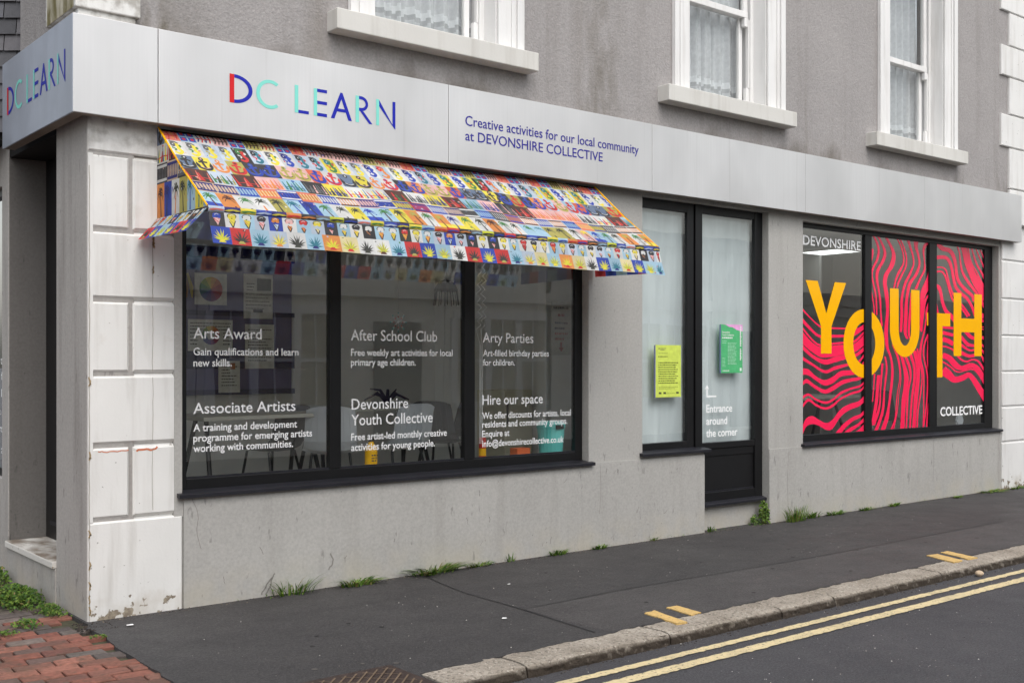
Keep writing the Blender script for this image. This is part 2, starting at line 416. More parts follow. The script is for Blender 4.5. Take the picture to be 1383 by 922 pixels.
def crom(pts, n=6):
    out = []
    for i in range(len(pts) - 1):
        p0, p1, p2, p3 = pts[max(i - 1, 0)], pts[i], pts[i + 1], pts[min(i + 2, len(pts) - 1)]
        for k in range(n):
            t = k / n
            out.append(tuple(.5 * (2 * b + (c - a) * t + (2 * a - 5 * b + 4 * c - d) * t * t + (3 * b - a - 3 * c + d) * t ** 3) for a, b, c, d in zip(p0, p1, p2, p3)))
    out.append(tuple(pts[-1])); return out
def arc(cx, cz, rx, rz, a0, a1, n=16):
    return [(cx + rx * math.cos(rad(a0 + (a1 - a0) * i / n)), cz + rz * math.sin(rad(a0 + (a1 - a0) * i / n))) for i in range(n + 1)]
# measured sizes (metres): texts [words, x0, x1, baseline z, cap height], letter boxes, vinyl ribbons
T1=[["Arts Award",0.712,1.201,1.752,0.071],["Gain qualifications and learn",0.712,1.483,1.642,0.048],["new skills.",0.712,0.982,1.568,0.048],["Associate Artists",0.711,1.459,1.256,0.071],["A training and development",0.711,1.472,1.14,0.048],["programme for emerging artists",0.711,1.59,1.072,0.048],["working with communities.",0.711,1.441,1.004,0.048]]
T2=[["After School Club",1.907,2.672,1.753,0.078],["Free weekly art activities for local",1.907,2.818,1.642,0.049],["primary age children.",1.907,2.473,1.57,0.049],["Devonshire",1.913,2.405,1.251,0.077],["Youth Collective",1.91,2.63,1.136,0.078],["Free artist-led monthly creative",1.909,2.763,1.027,0.05],["activities for young people.",1.909,2.651,0.951,0.05]]
T3=[["Arty Parties",3.114,3.641,1.752,0.076],["Art-filled birthday parties",3.118,3.809,1.643,0.049],["for children.",3.118,3.444,1.568,0.049],["Hire our space",3.112,3.742,1.256,0.076],["We offer discounts for artists, local",3.11,4.056,1.144,0.051],["residents and community groups.",3.11,4.017,1.075,0.051],["Enquire at",3.11,3.388,1.0,0.051],["info@devonshirecollective.co.uk",3.11,3.976,0.922,0.05]]
T4=[["Entrance",5.781,6.158,1.118,0.072],["around",5.781,6.083,1.001,0.073],["the corner",5.781,6.237,0.886,0.072]]
T5=[["DEVONSHIRE",7.278,8.307,2.805,0.096]]
T6=[["COLLECTIVE",9.931,10.902,0.957,0.101]]
TS=[["Creative activities for our local community",2.776,4.645,3.392,0.075],["at DEVONSHIRE COLLECTIVE",2.776,4.216,3.279,0.074]]
DCL=[[0.863,1.025],[1.051,1.213],[1.335,1.442],[1.48,1.583],[1.613,1.782],[1.812,1.951],[1.982,2.145]]
DCLZ=[3.287,3.474]
DCS=[[1.276,1.111],[1.085,0.918],[0.816,0.698],[0.666,0.557],[0.526,0.362],[0.342,0.201],[0.168,0.013]]
DCSZ=[3.302,3.491]
YTH=[[7.323,8.035,1.684,2.441],[7.987,8.762,1.422,2.171],[8.872,9.481,1.65,2.421],[9.64,10.154,1.413,2.169],[10.23,10.891,1.666,2.425]]
R1=[[[7.272,2.148,7.272,2.124],[7.401,2.064,7.401,2.045],[7.559,1.981,7.559,1.961],[7.693,1.954,7.693,1.935],[7.788,1.961,7.788,1.943],[8.008,1.962,8.008,1.944],[8.106,1.972,8.106,1.949],[8.219,1.961,8.219,1.92],[8.305,1.979,8.305,1.946],[8.406,2.028,8.406,1.998]],[[7.272,2.05,7.272,1.998],[7.401,1.962,7.401,1.922],[7.559,1.88,7.559,1.85],[7.761,1.883,7.761,1.852],[7.994,1.887,7.994,1.859],[8.177,1.908,8.177,1.871],[8.406,2.015,8.406,1.968]],[[7.272,1.959,7.272,1.928],[7.428,1.843,7.428,1.819],[7.573,1.781,7.573,1.757],[7.761,1.796,7.761,1.775],[7.994,1.813,7.994,1.79],[8.191,1.832,8.191,1.802],[8.406,1.956,8.406,1.926]],[[7.272,1.909,7.272,1.778],[7.428,1.803,7.428,1.7],[7.586,1.749,7.586,1.645],[7.761,1.767,7.761,1.646],[7.994,1.78,7.994,1.671],[8.191,1.792,8.191,1.696],[8.406,1.915,8.406,1.794]],[[7.272,1.773,7.272,1.723],[7.454,1.669,7.454,1.629],[7.653,1.621,7.653,1.568],[7.829,1.649,7.829,1.589],[8.022,1.671,8.022,1.622],[8.219,1.688,8.219,1.647],[8.406,1.784,8.406,1.731]],[[7.272,1.652,7.272,1.613],[7.428,1.589,7.428,1.558],[7.653,1.509,7.653,1.477],[7.829,1.549,7.829,1.508],[8.05,1.578,8.05,1.548],[8.248,1.6,8.248,1.571],[8.412,1.722,8.412,1.681]],[[7.272,1.531,7.272,1.464],[7.375,1.518,7.375,1.455],[7.506,1.446,7.506,1.398],[7.653,1.405,7.653,1.348],[7.801,1.444,7.801,1.371],[7.939,1.499,7.939,1.437],[8.106,1.507,8.106,1.452],[8.276,1.531,8.276,1.473],[8.412,1.656,8.412,1.589]],[[7.272,1.393,7.272,1.354],[7.349,1.419,7.349,1.376],[7.48,1.359,7.48,1.319],[7.653,1.305,7.653,1.263],[7.801,1.346,7.801,1.29],[7.966,1.401,7.966,1.352],[8.134,1.421,8.134,1.383],[8.276,1.435,8.276,1.398],[8.412,1.497,8.412,1.447]],[[7.272,1.244,7.272,1.212],[7.375,1.27,7.375,1.245],[7.506,1.215,7.506,1.191],[7.666,1.18,7.666,1.155],[7.801,1.209,7.801,1.181],[7.939,1.279,7.939,1.247],[8.134,1.321,8.134,1.297],[8.305,1.348,8.305,1.323],[8.412,1.417,8.412,1.383]],[[7.272,1.157,7.272,1.118],[7.375,1.218,7.375,1.186],[7.506,1.159,7.506,1.132],[7.666,1.119,7.666,1.094],[7.801,1.152,7.801,1.12],[7.939,1.214,7.939,1.19],[8.134,1.268,8.134,1.243],[8.305,1.298,8.305,1.271],[8.412,1.377,8.412,1.347]],[[7.272,0.937,7.272,0.843],[7.336,1.013,7.336,0.927],[7.441,1.034,7.441,0.95],[7.559,0.99,7.559,0.926],[7.68,0.954,7.68,0.882],[7.788,0.983,7.788,0.886],[7.939,1.092,7.939,1.01],[8.106,1.145,8.106,1.079],[8.276,1.174,8.276,1.113],[8.412,1.255,8.412,1.179]],[[7.851,0.846,7.851,0.835],[7.939,0.904,7.939,0.834],[8.022,0.951,8.022,0.885],[8.162,1.003,8.162,0.954],[8.305,1.032,8.305,0.991],[8.412,1.096,8.412,1.046]],[[7.994,0.84,7.994,0.829],[8.106,0.887,8.106,0.841],[8.248,0.926,8.248,0.888],[8.412,1.012,8.412,0.962]],[[8.162,0.834,8.162,0.822],[8.276,0.864,8.276,0.831],[8.412,0.945,8.412,0.895]],[[8.262,0.83,8.262,0.821],[8.412,0.89,8.412,0.835]]]
R2=[[[8.507,3.006,8.54,3.009],[8.583,2.931,8.627,2.934],[8.633,2.835,8.675,2.838],[8.605,2.734,8.653,2.737],[8.529,2.631,8.572,2.633],[8.509,2.555,8.54,2.557],[8.535,2.458,8.566,2.459],[8.572,2.36,8.605,2.361],[8.594,2.262,8.622,2.263],[8.605,2.113,8.631,2.114]],[[8.505,2.839,8.553,2.842],[8.505,2.802,8.557,2.806],[8.505,2.753,8.548,2.756],[8.505,2.697,8.518,2.698]],[[8.505,2.382,8.518,2.383],[8.522,2.309,8.544,2.31],[8.553,2.186,8.574,2.187],[8.561,2.062,8.583,2.063]],[[8.566,3.017,8.622,3.021],[8.671,2.937,8.715,2.94],[8.748,2.817,8.803,2.821],[8.704,2.715,8.77,2.719],[8.609,2.61,8.671,2.613],[8.594,2.51,8.644,2.512],[8.638,2.388,8.675,2.389],[8.666,2.264,8.704,2.265],[8.682,2.14,8.71,2.141],[8.693,1.991,8.737,1.991]],[[8.726,3.019,8.781,3.023],[8.837,2.923,8.893,2.927],[8.915,2.803,8.988,2.807],[8.859,2.673,8.96,2.679],[8.759,2.568,8.848,2.572],[8.737,2.467,8.814,2.47],[8.77,2.343,8.848,2.346],[8.799,2.193,8.859,2.195],[8.785,2.068,8.848,2.069],[8.763,1.929,8.837,1.931],[8.795,1.76,8.852,1.761],[8.864,1.657,8.911,1.657],[8.899,1.539,8.946,1.539],[8.892,1.409,8.946,1.408],[8.864,1.252,8.915,1.252],[8.829,1.097,8.876,1.096],[8.772,0.968,8.852,0.966],[8.685,0.834,8.776,0.831]],[[8.96,3.02,8.988,3.022],[9.063,2.926,9.097,2.928],[9.131,2.816,9.161,2.818],[9.131,2.714,9.166,2.716],[9.04,2.62,9.097,2.623],[8.978,2.528,9.017,2.53],[8.942,2.425,8.972,2.426]],[[9.04,3.016,9.069,3.018],[9.131,2.905,9.166,2.907],[9.194,2.794,9.224,2.796],[9.178,2.678,9.217,2.68],[9.097,2.584,9.143,2.587],[9.028,2.492,9.069,2.494],[9.006,2.428,9.033,2.429]],[[9.201,3.014,9.263,3.019],[9.259,2.913,9.31,2.917],[9.324,2.815,9.364,2.817],[9.341,2.712,9.376,2.714],[9.247,2.592,9.306,2.595],[9.166,2.498,9.224,2.501],[9.115,2.394,9.166,2.396],[9.086,2.278,9.138,2.28],[9.086,2.126,9.143,2.127],[9.069,1.934,9.12,1.935]],[[9.352,3.016,9.483,3.025],[9.376,2.921,9.447,2.926],[9.435,2.821,9.483,2.824],[9.459,2.719,9.506,2.722],[9.376,2.598,9.447,2.602],[9.259,2.502,9.334,2.506],[9.212,2.398,9.27,2.4],[9.178,2.269,9.24,2.271],[9.166,2.128,9.236,2.13],[9.154,1.936,9.217,1.937],[9.206,1.857,9.255,1.857]],[[9.294,2.388,9.324,2.39],[9.27,2.208,9.317,2.209],[9.236,1.937,9.282,1.938],[9.279,1.858,9.303,1.858]],[[9.668,2.99,9.711,2.993],[9.59,2.968,9.677,2.973],[9.562,2.933,9.627,2.937],[9.547,2.867,9.59,2.87],[9.578,2.765,9.602,2.766],[9.566,2.66,9.61,2.662],[9.471,2.551,9.518,2.553],[9.376,2.43,9.435,2.433]],[[9.687,2.902,9.726,2.904],[9.675,2.744,9.726,2.747],[9.658,2.612,9.726,2.615],[9.59,2.517,9.716,2.523],[9.518,2.423,9.668,2.429],[9.499,2.344,9.602,2.348],[9.499,2.214,9.566,2.216],[9.495,2.084,9.542,2.086],[9.49,1.955,9.514,1.955]],[[9.692,2.404,9.726,2.405],[9.578,2.295,9.627,2.297],[9.554,2.164,9.586,2.165],[9.506,1.942,9.542,1.942]],[[9.692,2.325,9.726,2.326],[9.614,2.192,9.658,2.193],[9.61,2.087,9.639,2.088],[9.566,1.943,9.602,1.943],[9.536,1.888,9.573,1.888],[9.487,1.766,9.536,1.767],[9.482,1.632,9.524,1.632],[9.536,1.51,9.573,1.51],[9.561,1.375,9.591,1.375],[9.561,1.213,9.586,1.213],[9.561,1.024,9.586,1.023],[9.548,0.836,9.578,0.834]],[[9.648,1.917,9.686,1.917],[9.561,1.78,9.598,1.781],[9.561,1.645,9.591,1.645],[9.616,1.51,9.648,1.51],[9.641,1.374,9.671,1.374],[9.626,1.158,9.656,1.157],[9.598,0.996,9.626,0.995],[9.556,0.838,9.581,0.837]],[[9.686,1.971,9.711,1.972],[9.661,1.917,9.699,1.917],[9.656,1.842,9.686,1.842],[9.641,1.7,9.661,1.7],[9.648,1.564,9.673,1.564],[9.699,1.428,9.719,1.428],[9.711,1.292,9.729,1.292],[9.673,1.157,9.699,1.156],[9.636,0.968,9.661,0.967],[9.623,0.84,9.653,0.838]],[[9.701,1.836,9.721,1.836],[9.671,1.727,9.691,1.727],[9.651,1.591,9.668,1.591],[9.691,1.455,9.711,1.455]],[[8.556,1.463,8.589,1.463],[8.544,1.309,8.567,1.309],[8.522,1.156,8.544,1.155]],[[8.623,1.45,8.692,1.449],[8.601,1.309,8.662,1.308],[8.578,1.155,8.639,1.153],[8.54,1.027,8.601,1.025],[8.513,0.926,8.556,0.924]],[[8.703,1.579,8.749,1.579],[8.692,1.436,8.726,1.436],[8.676,1.282,8.703,1.281],[8.657,1.127,8.692,1.126],[8.589,1.0,8.646,0.998],[8.517,0.9,8.58,0.898]],[[8.76,1.656,8.795,1.657],[8.795,1.54,8.829,1.539],[8.772,1.41,8.813,1.409],[8.749,1.28,8.783,1.28],[8.726,1.125,8.772,1.124],[8.68,0.997,8.737,0.996],[8.562,0.831,8.63,0.829]],[[8.911,1.788,8.946,1.788],[9.004,1.657,9.052,1.657],[9.052,1.539,9.075,1.539],[9.063,1.407,9.082,1.407],[9.016,1.25,9.033,1.249],[8.993,1.119,9.014,1.118],[8.969,0.962,8.995,0.961],[8.878,0.832,8.915,0.831]],[[8.957,1.749,8.981,1.749],[9.052,1.618,9.07,1.618],[9.089,1.407,9.106,1.407],[9.047,1.223,9.061,1.223],[9.014,1.04,9.033,1.039],[8.934,0.832,8.957,0.832]],[[9.063,1.69,9.123,1.69],[9.123,1.565,9.194,1.565],[9.159,1.433,9.255,1.432],[9.147,1.3,9.243,1.299],[9.111,1.169,9.206,1.167],[9.099,1.011,9.182,1.008],[9.08,0.84,9.17,0.836]],[[9.147,1.677,9.206,1.678],[9.243,1.538,9.303,1.538],[9.279,1.405,9.315,1.405],[9.218,1.246,9.262,1.245],[9.206,1.034,9.243,1.033],[9.194,0.836,9.223,0.834]],[[9.255,1.684,9.327,1.685],[9.339,1.551,9.393,1.551],[9.352,1.404,9.405,1.404],[9.315,1.244,9.364,1.244],[9.286,1.059,9.327,1.057],[9.267,0.833,9.303,0.831]],[[9.339,1.725,9.418,1.725],[9.4,1.564,9.487,1.564],[9.413,1.404,9.491,1.403],[9.376,1.243,9.462,1.242],[9.352,1.03,9.425,1.028],[9.327,0.831,9.4,0.828]],[[9.418,1.752,9.452,1.752],[9.474,1.591,9.511,1.591],[9.524,1.429,9.548,1.429],[9.499,1.268,9.531,1.268],[9.437,1.028,9.467,1.027],[9.418,0.834,9.45,0.833]]]
R3=[[[9.886,3.027,9.831,3.01],[9.917,3.005,9.845,2.979],[9.964,2.98,9.891,2.936],[10.03,2.959,9.987,2.906],[10.166,2.945,10.109,2.899],[10.265,2.876,10.186,2.853],[10.313,2.767,10.247,2.757],[10.339,2.643,10.269,2.632],[10.395,2.563,10.333,2.541],[10.538,2.485,10.482,2.455],[10.7,2.412,10.64,2.388],[10.743,2.344,10.671,2.331]],[[9.828,2.842,9.829,2.799],[10.043,2.856,10.021,2.813],[10.17,2.803,10.105,2.779],[10.229,2.701,10.165,2.689],[10.265,2.602,10.2,2.591],[10.311,2.507,10.25,2.49],[10.416,2.442,10.36,2.412],[10.562,2.383,10.507,2.356],[10.672,2.293,10.618,2.276],[10.724,2.228,10.665,2.216],[10.758,2.164,10.706,2.154]],[[9.827,2.709,9.83,2.692],[9.965,2.722,9.959,2.705],[10.071,2.693,10.04,2.681],[10.118,2.606,10.086,2.6],[10.168,2.509,10.131,2.502],[10.226,2.425,10.191,2.416],[10.283,2.367,10.253,2.353],[10.454,2.285,10.42,2.27],[10.626,2.163,10.59,2.149]],[[9.826,2.664,9.831,2.638],[9.957,2.674,9.944,2.652],[10.05,2.631,10.014,2.618],[10.109,2.544,10.073,2.536],[10.17,2.435,10.129,2.426],[10.25,2.328,10.215,2.314],[10.429,2.253,10.396,2.237],[10.579,2.15,10.539,2.134]],[[9.849,2.511,9.808,2.472],[9.941,2.485,9.868,2.456],[9.984,2.404,9.917,2.392],[10.019,2.307,9.952,2.294],[10.09,2.216,10.021,2.191],[10.208,2.162,10.138,2.127],[10.306,2.101,10.231,2.068]],[[9.856,2.298,9.811,2.292],[9.895,2.189,9.845,2.183],[9.918,2.128,9.868,2.122]],[[10.303,3.029,10.272,3.021],[10.381,2.92,10.348,2.914],[10.407,2.808,10.369,2.803],[10.462,2.688,10.412,2.676],[10.588,2.585,10.53,2.563],[10.732,2.489,10.682,2.467],[10.803,2.437,10.761,2.422],[10.936,2.327,10.88,2.31],[11.038,2.233,10.982,2.216]],[[10.512,3.044,10.372,3.015],[10.563,2.938,10.433,2.913],[10.631,2.819,10.487,2.786],[10.734,2.702,10.581,2.659],[10.868,2.586,10.697,2.53],[10.997,2.489,10.82,2.432],[11.096,2.386,10.924,2.336]],[[10.578,3.028,10.549,3.024],[10.61,2.909,10.581,2.904],[10.671,2.799,10.644,2.791],[10.77,2.715,10.744,2.707],[10.9,2.594,10.865,2.583],[11.027,2.49,10.992,2.478]],[[10.644,3.031,10.611,3.024],[10.711,2.916,10.678,2.908],[10.803,2.795,10.761,2.783],[10.928,2.686,10.888,2.674],[11.033,2.575,10.986,2.562]],[[10.736,3.03,10.708,3.023],[10.821,2.923,10.793,2.915],[10.924,2.814,10.892,2.804],[11.026,2.702,10.993,2.693]],[[10.826,3.031,10.798,3.023],[10.922,2.929,10.894,2.921],[11.011,2.824,10.983,2.817]],[[10.903,2.2,10.837,2.151],[11.048,2.154,10.972,2.1]],[[9.985,2.014,9.982,1.99],[10.231,2.014,10.228,1.984]],[[9.993,1.964,9.974,1.919],[10.121,1.947,10.104,1.908],[10.239,1.934,10.22,1.895]],[[10.001,1.893,9.966,1.837],[10.135,1.869,10.091,1.819],[10.257,1.83,10.201,1.783]],[[9.988,1.792,9.979,1.771],[10.12,1.777,10.106,1.757],[10.245,1.742,10.213,1.724],[10.392,1.647,10.361,1.628],[10.528,1.611,10.524,1.587],[10.679,1.634,10.677,1.612],[10.85,1.6,10.813,1.583],[11.04,1.438,10.997,1.425]],[[10.01,1.706,9.957,1.644],[10.182,1.665,10.102,1.61],[10.33,1.582,10.246,1.523],[10.436,1.549,10.436,1.493],[10.652,1.583,10.642,1.521],[10.848,1.524,10.753,1.485],[11.079,1.327,10.971,1.296]],[[9.993,1.607,9.974,1.591],[10.152,1.553,10.132,1.538],[10.322,1.484,10.312,1.467],[10.494,1.498,10.498,1.482],[10.683,1.514,10.672,1.496],[10.849,1.439,10.814,1.426],[11.044,1.269,11.006,1.258]],[[10.047,1.543,9.92,1.457],[10.172,1.485,10.054,1.407],[10.276,1.421,10.241,1.346],[10.415,1.436,10.457,1.368],[10.599,1.467,10.574,1.403],[10.76,1.39,10.657,1.352],[10.925,1.262,10.8,1.223],[11.1,1.145,10.95,1.096]],[[10.434,1.914,10.379,1.889],[10.58,1.828,10.532,1.792],[10.731,1.81,10.716,1.776]],[[10.545,1.981,10.477,1.949],[10.645,1.923,10.589,1.886],[10.739,1.901,10.708,1.863]],[[10.425,1.815,10.388,1.786],[10.596,1.753,10.577,1.727],[10.723,1.752,10.723,1.729]],[[10.425,1.729,10.388,1.686],[10.593,1.685,10.58,1.648],[10.717,1.699,10.73,1.656]],[[10.887,2.129,10.887,2.084],[11.025,2.132,11.025,2.087]],[[10.887,2.033,10.887,2.019],[11.025,2.036,11.025,2.021]],[[10.887,2.003,10.887,1.991],[11.025,2.006,11.025,1.993]],[[10.908,1.916,10.879,1.884],[11.045,1.892,11.005,1.848]],[[10.91,1.82,10.876,1.806],[11.042,1.739,11.008,1.724]],[[10.912,1.755,10.875,1.744],[11.044,1.641,11.006,1.63]],[[10.907,1.678,10.867,1.669],[11.048,1.524,11.002,1.514]]]
# ------------------------------------------------------------------ ground, road, pavement, kerb, paving
g = MB(); g.poly([(-300, -300, -.13), (300, -300, -.13), (300, 300, -.13), (-300, 300, -.13)]); struct(g.build('ground', M['road']))
g = MB(); g.poly([(-60, -7.2, -.065), (80, -7.2, -.065), (80, -2.3, -.065), (-60, -2.3, -.065)]); struct(g.build('road', M['road']))
g = MB(); g.box(-60, 80, -9.6, -7.2, -.2, .03); struct(g.build('opposite_pavement', M['pavement']))
def nz(a, b=0., s=1.): return noise.noise(Vector((a * 3.1 * s, b * 3.1 * s, .7)))
g = MB()
edge = [(-.02, .35), (-.02, -.07)]
y = -.15
while y > -3.1: edge.append((-.045 - .035 * (-y) + .03 * nz(y, 3, 2.5), y)); y -= .07
edge += [(-.2, -3.3), (.915, -3.3), (.915, -2.3)]
x = .94
while x < 9: edge.append((x, -2.205 + .022 * nz(x, 1, 3) + .012 * nz(x, 5, 9))); x += .03
edge += [(80, -2.21), (80, .35)]
top = [(a, b, .009) for a, b in edge]; g.poly(top)
bot = [(a, b, -.1) for a, b in edge]
for i in range(len(edge)):
    j = (i + 1) % len(edge); g.poly([bot[i], bot[j], top[j], top[i]])
pv = struct(g.build('pavement', M['pavement']))
g = MB(); g.poly([(2.3, -2.19, .0098), (9.5, -2.19, .0098), (9.5, -1.41, .0098), (5.2, -1.45, .0098), (3.4, -1.39, .0098), (2.29, -1.42, .0098)])
struct(g.build('pavement_patch', asphalt('patch_asphalt', C(62, 60, 60), C(80, 77, 77), C(170, 165, 158), .55)))
# tar seams where trenches were patched
g = MB()
def seam(pts, w, z=.013):
    P = crom(pts, 8)
    for a, b in zip(P, P[1:]):
        dx, dy = b[0] - a[0], b[1] - a[1]; L = math.hypot(dx, dy); nx, ny = -dy / L * w / 2, dx / L * w / 2
        g.poly([(a[0] - nx, a[1] - ny, z), (b[0] - nx, b[1] - ny, z), (b[0] + nx, b[1] + ny, z), (a[0] + nx, a[1] + ny, z)])
seam([(2.42, -.12), (2.3, -.75), (2.28, -1.35), (2.22, -2.15)], .011); seam([(2.28, -1.42), (3.4, -1.38), (5.2, -1.44), (8.5, -1.4)], .008, .0135)
struct(g.build('pavement_seam', M['seam']))
g = MB()
for i in range(70):
    x, y = random.uniform(.2, 9), random.uniform(-2.05, -.15); r = random.uniform(.008, .02)
    g.poly([(x + r * math.cos(6.283 * k / 9) * random.uniform(.75, 1.1), y + r * math.sin(6.283 * k / 9) * random.uniform(.75, 1.1), .0115) for k in range(9)], 0, random.choice([C(40, 39, 39), C(92, 88, 85), C(50, 48, 48), C(104, 100, 96)]))
o = g.build('gum_spots', M['grit']); o['kind'] = 'stuff'; o['label'] = 'flattened gum spots dotted over the pavement asphalt'; o['category'] = 'gum'
# kerb: rough granite stones, modelled stone by stone in one strip
g = MB()
jx = [.945, 1.475, 2.57, 3.62, 4.205, 5.58, 6.9, 8.1, 9.4, 10.7, 12, 14, 16, 18, 20, 24, 28, 34, 40]
for k, (xa, xb) in enumerate(zip(jx, jx[1:])):
    nx = max(4, int((xb - xa) / (.03 if xa < 8 else .25)))
    prof = [(-2.17, -.02), (-2.19, .006), (-2.23, .0075), (-2.27, .007), (-2.31, .0065), (-2.35, .006), (-2.39, .004), (-2.412, .0), (-2.421, -.008), (-2.427, -.028), (-2.431, -.05), (-2.434, -.09)]
    tilt = random.uniform(-.006, .006); rows = []
    for i in range(nx + 1):
        x = xa + .006 + (xb - xa - .012) * i / nx
        e = min(i, nx - i); r = .006 if e == 0 else (.0015 if e == 1 else 0)
        row = []
        for q, (yy, zz) in enumerate(prof):
            fr = 1 if q >= 7 else .4
            row.append((x, yy + (.010 * nz(x, zz * 9 + k, 4) + .004 * nz(x, k + q, 14)) * fr + tilt * (i / nx - .5) + (r if q > 6 else 0),
                        zz + .004 * nz(x, yy * 7 + k, 9) + .0025 * nz(x * 3.1, yy * 23 + k, 9) + .003 * nz(x, k, 3) - (r * .8 if q < 9 else 0)))
        rows.append(row)
    b = len(g.v); npf = len(prof)
    for row in rows: g.v += row
    for i in range(nx):
        for q in range(npf - 1):
            g.f.append((b + i * npf + q, b + (i + 1) * npf + q, b + (i + 1) * npf + q + 1, b + i * npf + q + 1)); g.m.append(0); g.c.append((.5, .5, .5))
    for row in (rows[0], rows[-1]): g.poly(row + [(row[0][0], -2.17, -.09)])
struct(g.build('kerb', M['granite'], smooth=False))
# red brick paving on the corner
g = MB(); bcols = [C(146, 97, 84), C(138, 90, 79), C(154, 106, 92), C(126, 88, 80), C(112, 92, 86), C(146, 102, 90)]
grey = [C(112, 104, 100), C(124, 112, 106), C(100, 92, 90)]
g.poly([(-4.5, -4, -.018), (.1, -4, -.018), (.1, 6, -.018), (-4.5, 6, -.018)], 1)
ang = rad(-3); r = 0; yy = -3.4
while yy < 5:
    far = yy > .25
    xx = -4.2 + (.105 if r % 2 else 0) + random.uniform(-.02, .02)
    while xx < .04:
        L = .205; jit = lambda a: random.uniform(-a, a)
        x0, x1, y0, y1 = xx + .005, xx + L - .005, yy + .004, yy + .104
        if x0 < .02:
            zt = .0 + jit(.004) + .006 * nz(xx, yy, .8)
            col = random.choice(grey) if far or random.random() < .12 else random.choice(bcols)
            k = random.uniform(.82, 1.06); col = tuple(c * k for c in col)
            t = [jit(.003) for _ in range(4)]; c = .005
            o = [(x0, y0, -.03), (x1, y0, -.03), (x1, y1, -.03), (x0, y1, -.03)]
            m = [(a, b_, zt - c + t[i]) for i, (a, b_, _) in enumerate(o)]
            cx, cy = (x0 + x1) / 2, (y0 + y1) / 2
            u = [(a + (c if a < cx else -c), b_ + (c if b_ < cy else -c), zt + t[i]) for i, (a, b_, _) in enumerate(o)]
            rot = lambda p: (p[0] * math.cos(ang) - p[1] * math.sin(ang), p[0] * math.sin(ang) + p[1] * math.cos(ang), p[2])
            o, m, u = [[rot(p) for p in q] for q in (o, m, u)]
            if max(p[0] for p in u) < .04 and not (max(p[1] for p in u) > .01 and max(p[0] for p in u) > -.004):
                g.poly(u, 0, col)
                for i in range(4):
                    j = (i + 1) % 4; g.poly([m[i], m[j], u[j], u[i]], 0, col); g.poly([o[i], o[j], m[j], m[i]], 0, col)
        xx += L
    yy += .11; r += 1
struct(g.build('brick_paving', [M['brick'], plain('paving_joint_soil', C(70, 68, 52), .95, 0, .3, 20)]))
# yellow lines
def strip_line(name, y0, y1, label):
    g = MB(); x = 1.2; up, lo = [], []
    while x < 30:
        j = .006 if x < 9 else 0
        up.append((x, y1 + random.uniform(-j, j))); lo.append((x, y0 + random.uniform(-j, j))); x += .035 if x < 9 else 1
    for i in range(len(up) - 1): g.poly([(*lo[i], -.06), (*lo[i + 1], -.06), (*up[i + 1], -.06), (*up[i], -.06)])
    tag(g.build(name, M['line']), label, 'road marking', 'double yellow lines along the road edge')
strip_line('yellow_line', -2.648, -2.585, 'narrower worn yellow line painted nearest the granite kerb')
strip_line('yellow_line', -2.826, -2.742, 'broader worn yellow line painted farther out from the granite kerb')
for q, lab in (([(2.796, -1.991), (2.899, -1.982), (2.832, -2.325), (2.745, -2.31)], 'longer left yellow tick of the pair across the nearer kerb'),
               ([(3.02, -1.971), (3.121, -1.969), (3.085, -2.20), (2.985, -2.215)], 'shorter right yellow tick of the pair across the nearer kerb'),
               ([(6.096, -1.984), (6.231, -2.004), (6.115, -2.294), (5.98, -2.29)], 'left yellow tick of the far pair across the kerb at right'),
               ([(6.316, -1.982), (6.431, -1.983), (6.325, -2.297), (6.20, -2.29)], 'right yellow tick of the far pair across the kerb at right')):
    g = MB(); P = []
    for i in range(4):
        a, b = q[i], q[(i + 1) % 4]
        for k in range(6): P.append((a[0] + (b[0] - a[0]) * k / 6 + random.uniform(-.006, .006), a[1] + (b[1] - a[1]) * k / 6 + random.uniform(-.006, .006)))
    g.poly([(a, b, .016) for a, b in P]); g.poly([(a, b, .0155) for a, b in reversed(P)])
    for i in range(len(P)):
        a, b = P[i], P[(i + 1) % len(P)]; g.poly([(*a, .002), (*b, .002), (*b, .016), (*a, .016)])
    tag(g.build('kerb_tick', M['tick']), lab, 'road marking', 'yellow loading ticks on the kerb')
# drain cover
t = thing('drain_cover', 'rusty brown ribbed metal drain cover set in the pavement by the kerb end', 'drain cover', (.55, -2.3, 0))
g = MB(); g.box(.16, .9, -2.72, -1.985, -.02, .014); g.build('plate', M['iron'], t)
g = MB()
for i in range(-12, 13):
    for s in (1, -1):
        a = (.53 + i * .062 - s * .5, -2.36 - .5); b = (.53 + i * .062 + s * .5, -2.36 + .5)
        pts = []
        for k in range(41):
            u = k / 40; x, y_ = a[0] + (b[0] - a[0]) * u, a[1] + (b[1] - a[1]) * u
            if .185 < x < .875 and -2.695 < y_ < -2.01: pts.append((x, y_))
        if len(pts) > 2 and s == 1:
            p, q = pts[0], pts[-1]; w = .0035
            g.poly([(p[0] - w, p[1] + w, .019), (p[0] + w, p[1] - w, .019), (q[0] + w, q[1] - w, .019), (q[0] - w, q[1] + w, .019)])
        elif len(pts) > 2 and i % 2 == 0:
            p, q = pts[0], pts[-1]; w = .002
            g.poly([(p[0] - w, p[1] - w, .0175), (p[0] + w, p[1] + w, .0175), (q[0] + w, q[1] + w, .0175), (q[0] - w, q[1] - w, .0175)])
g.build('rib', M['ironrib'], t)
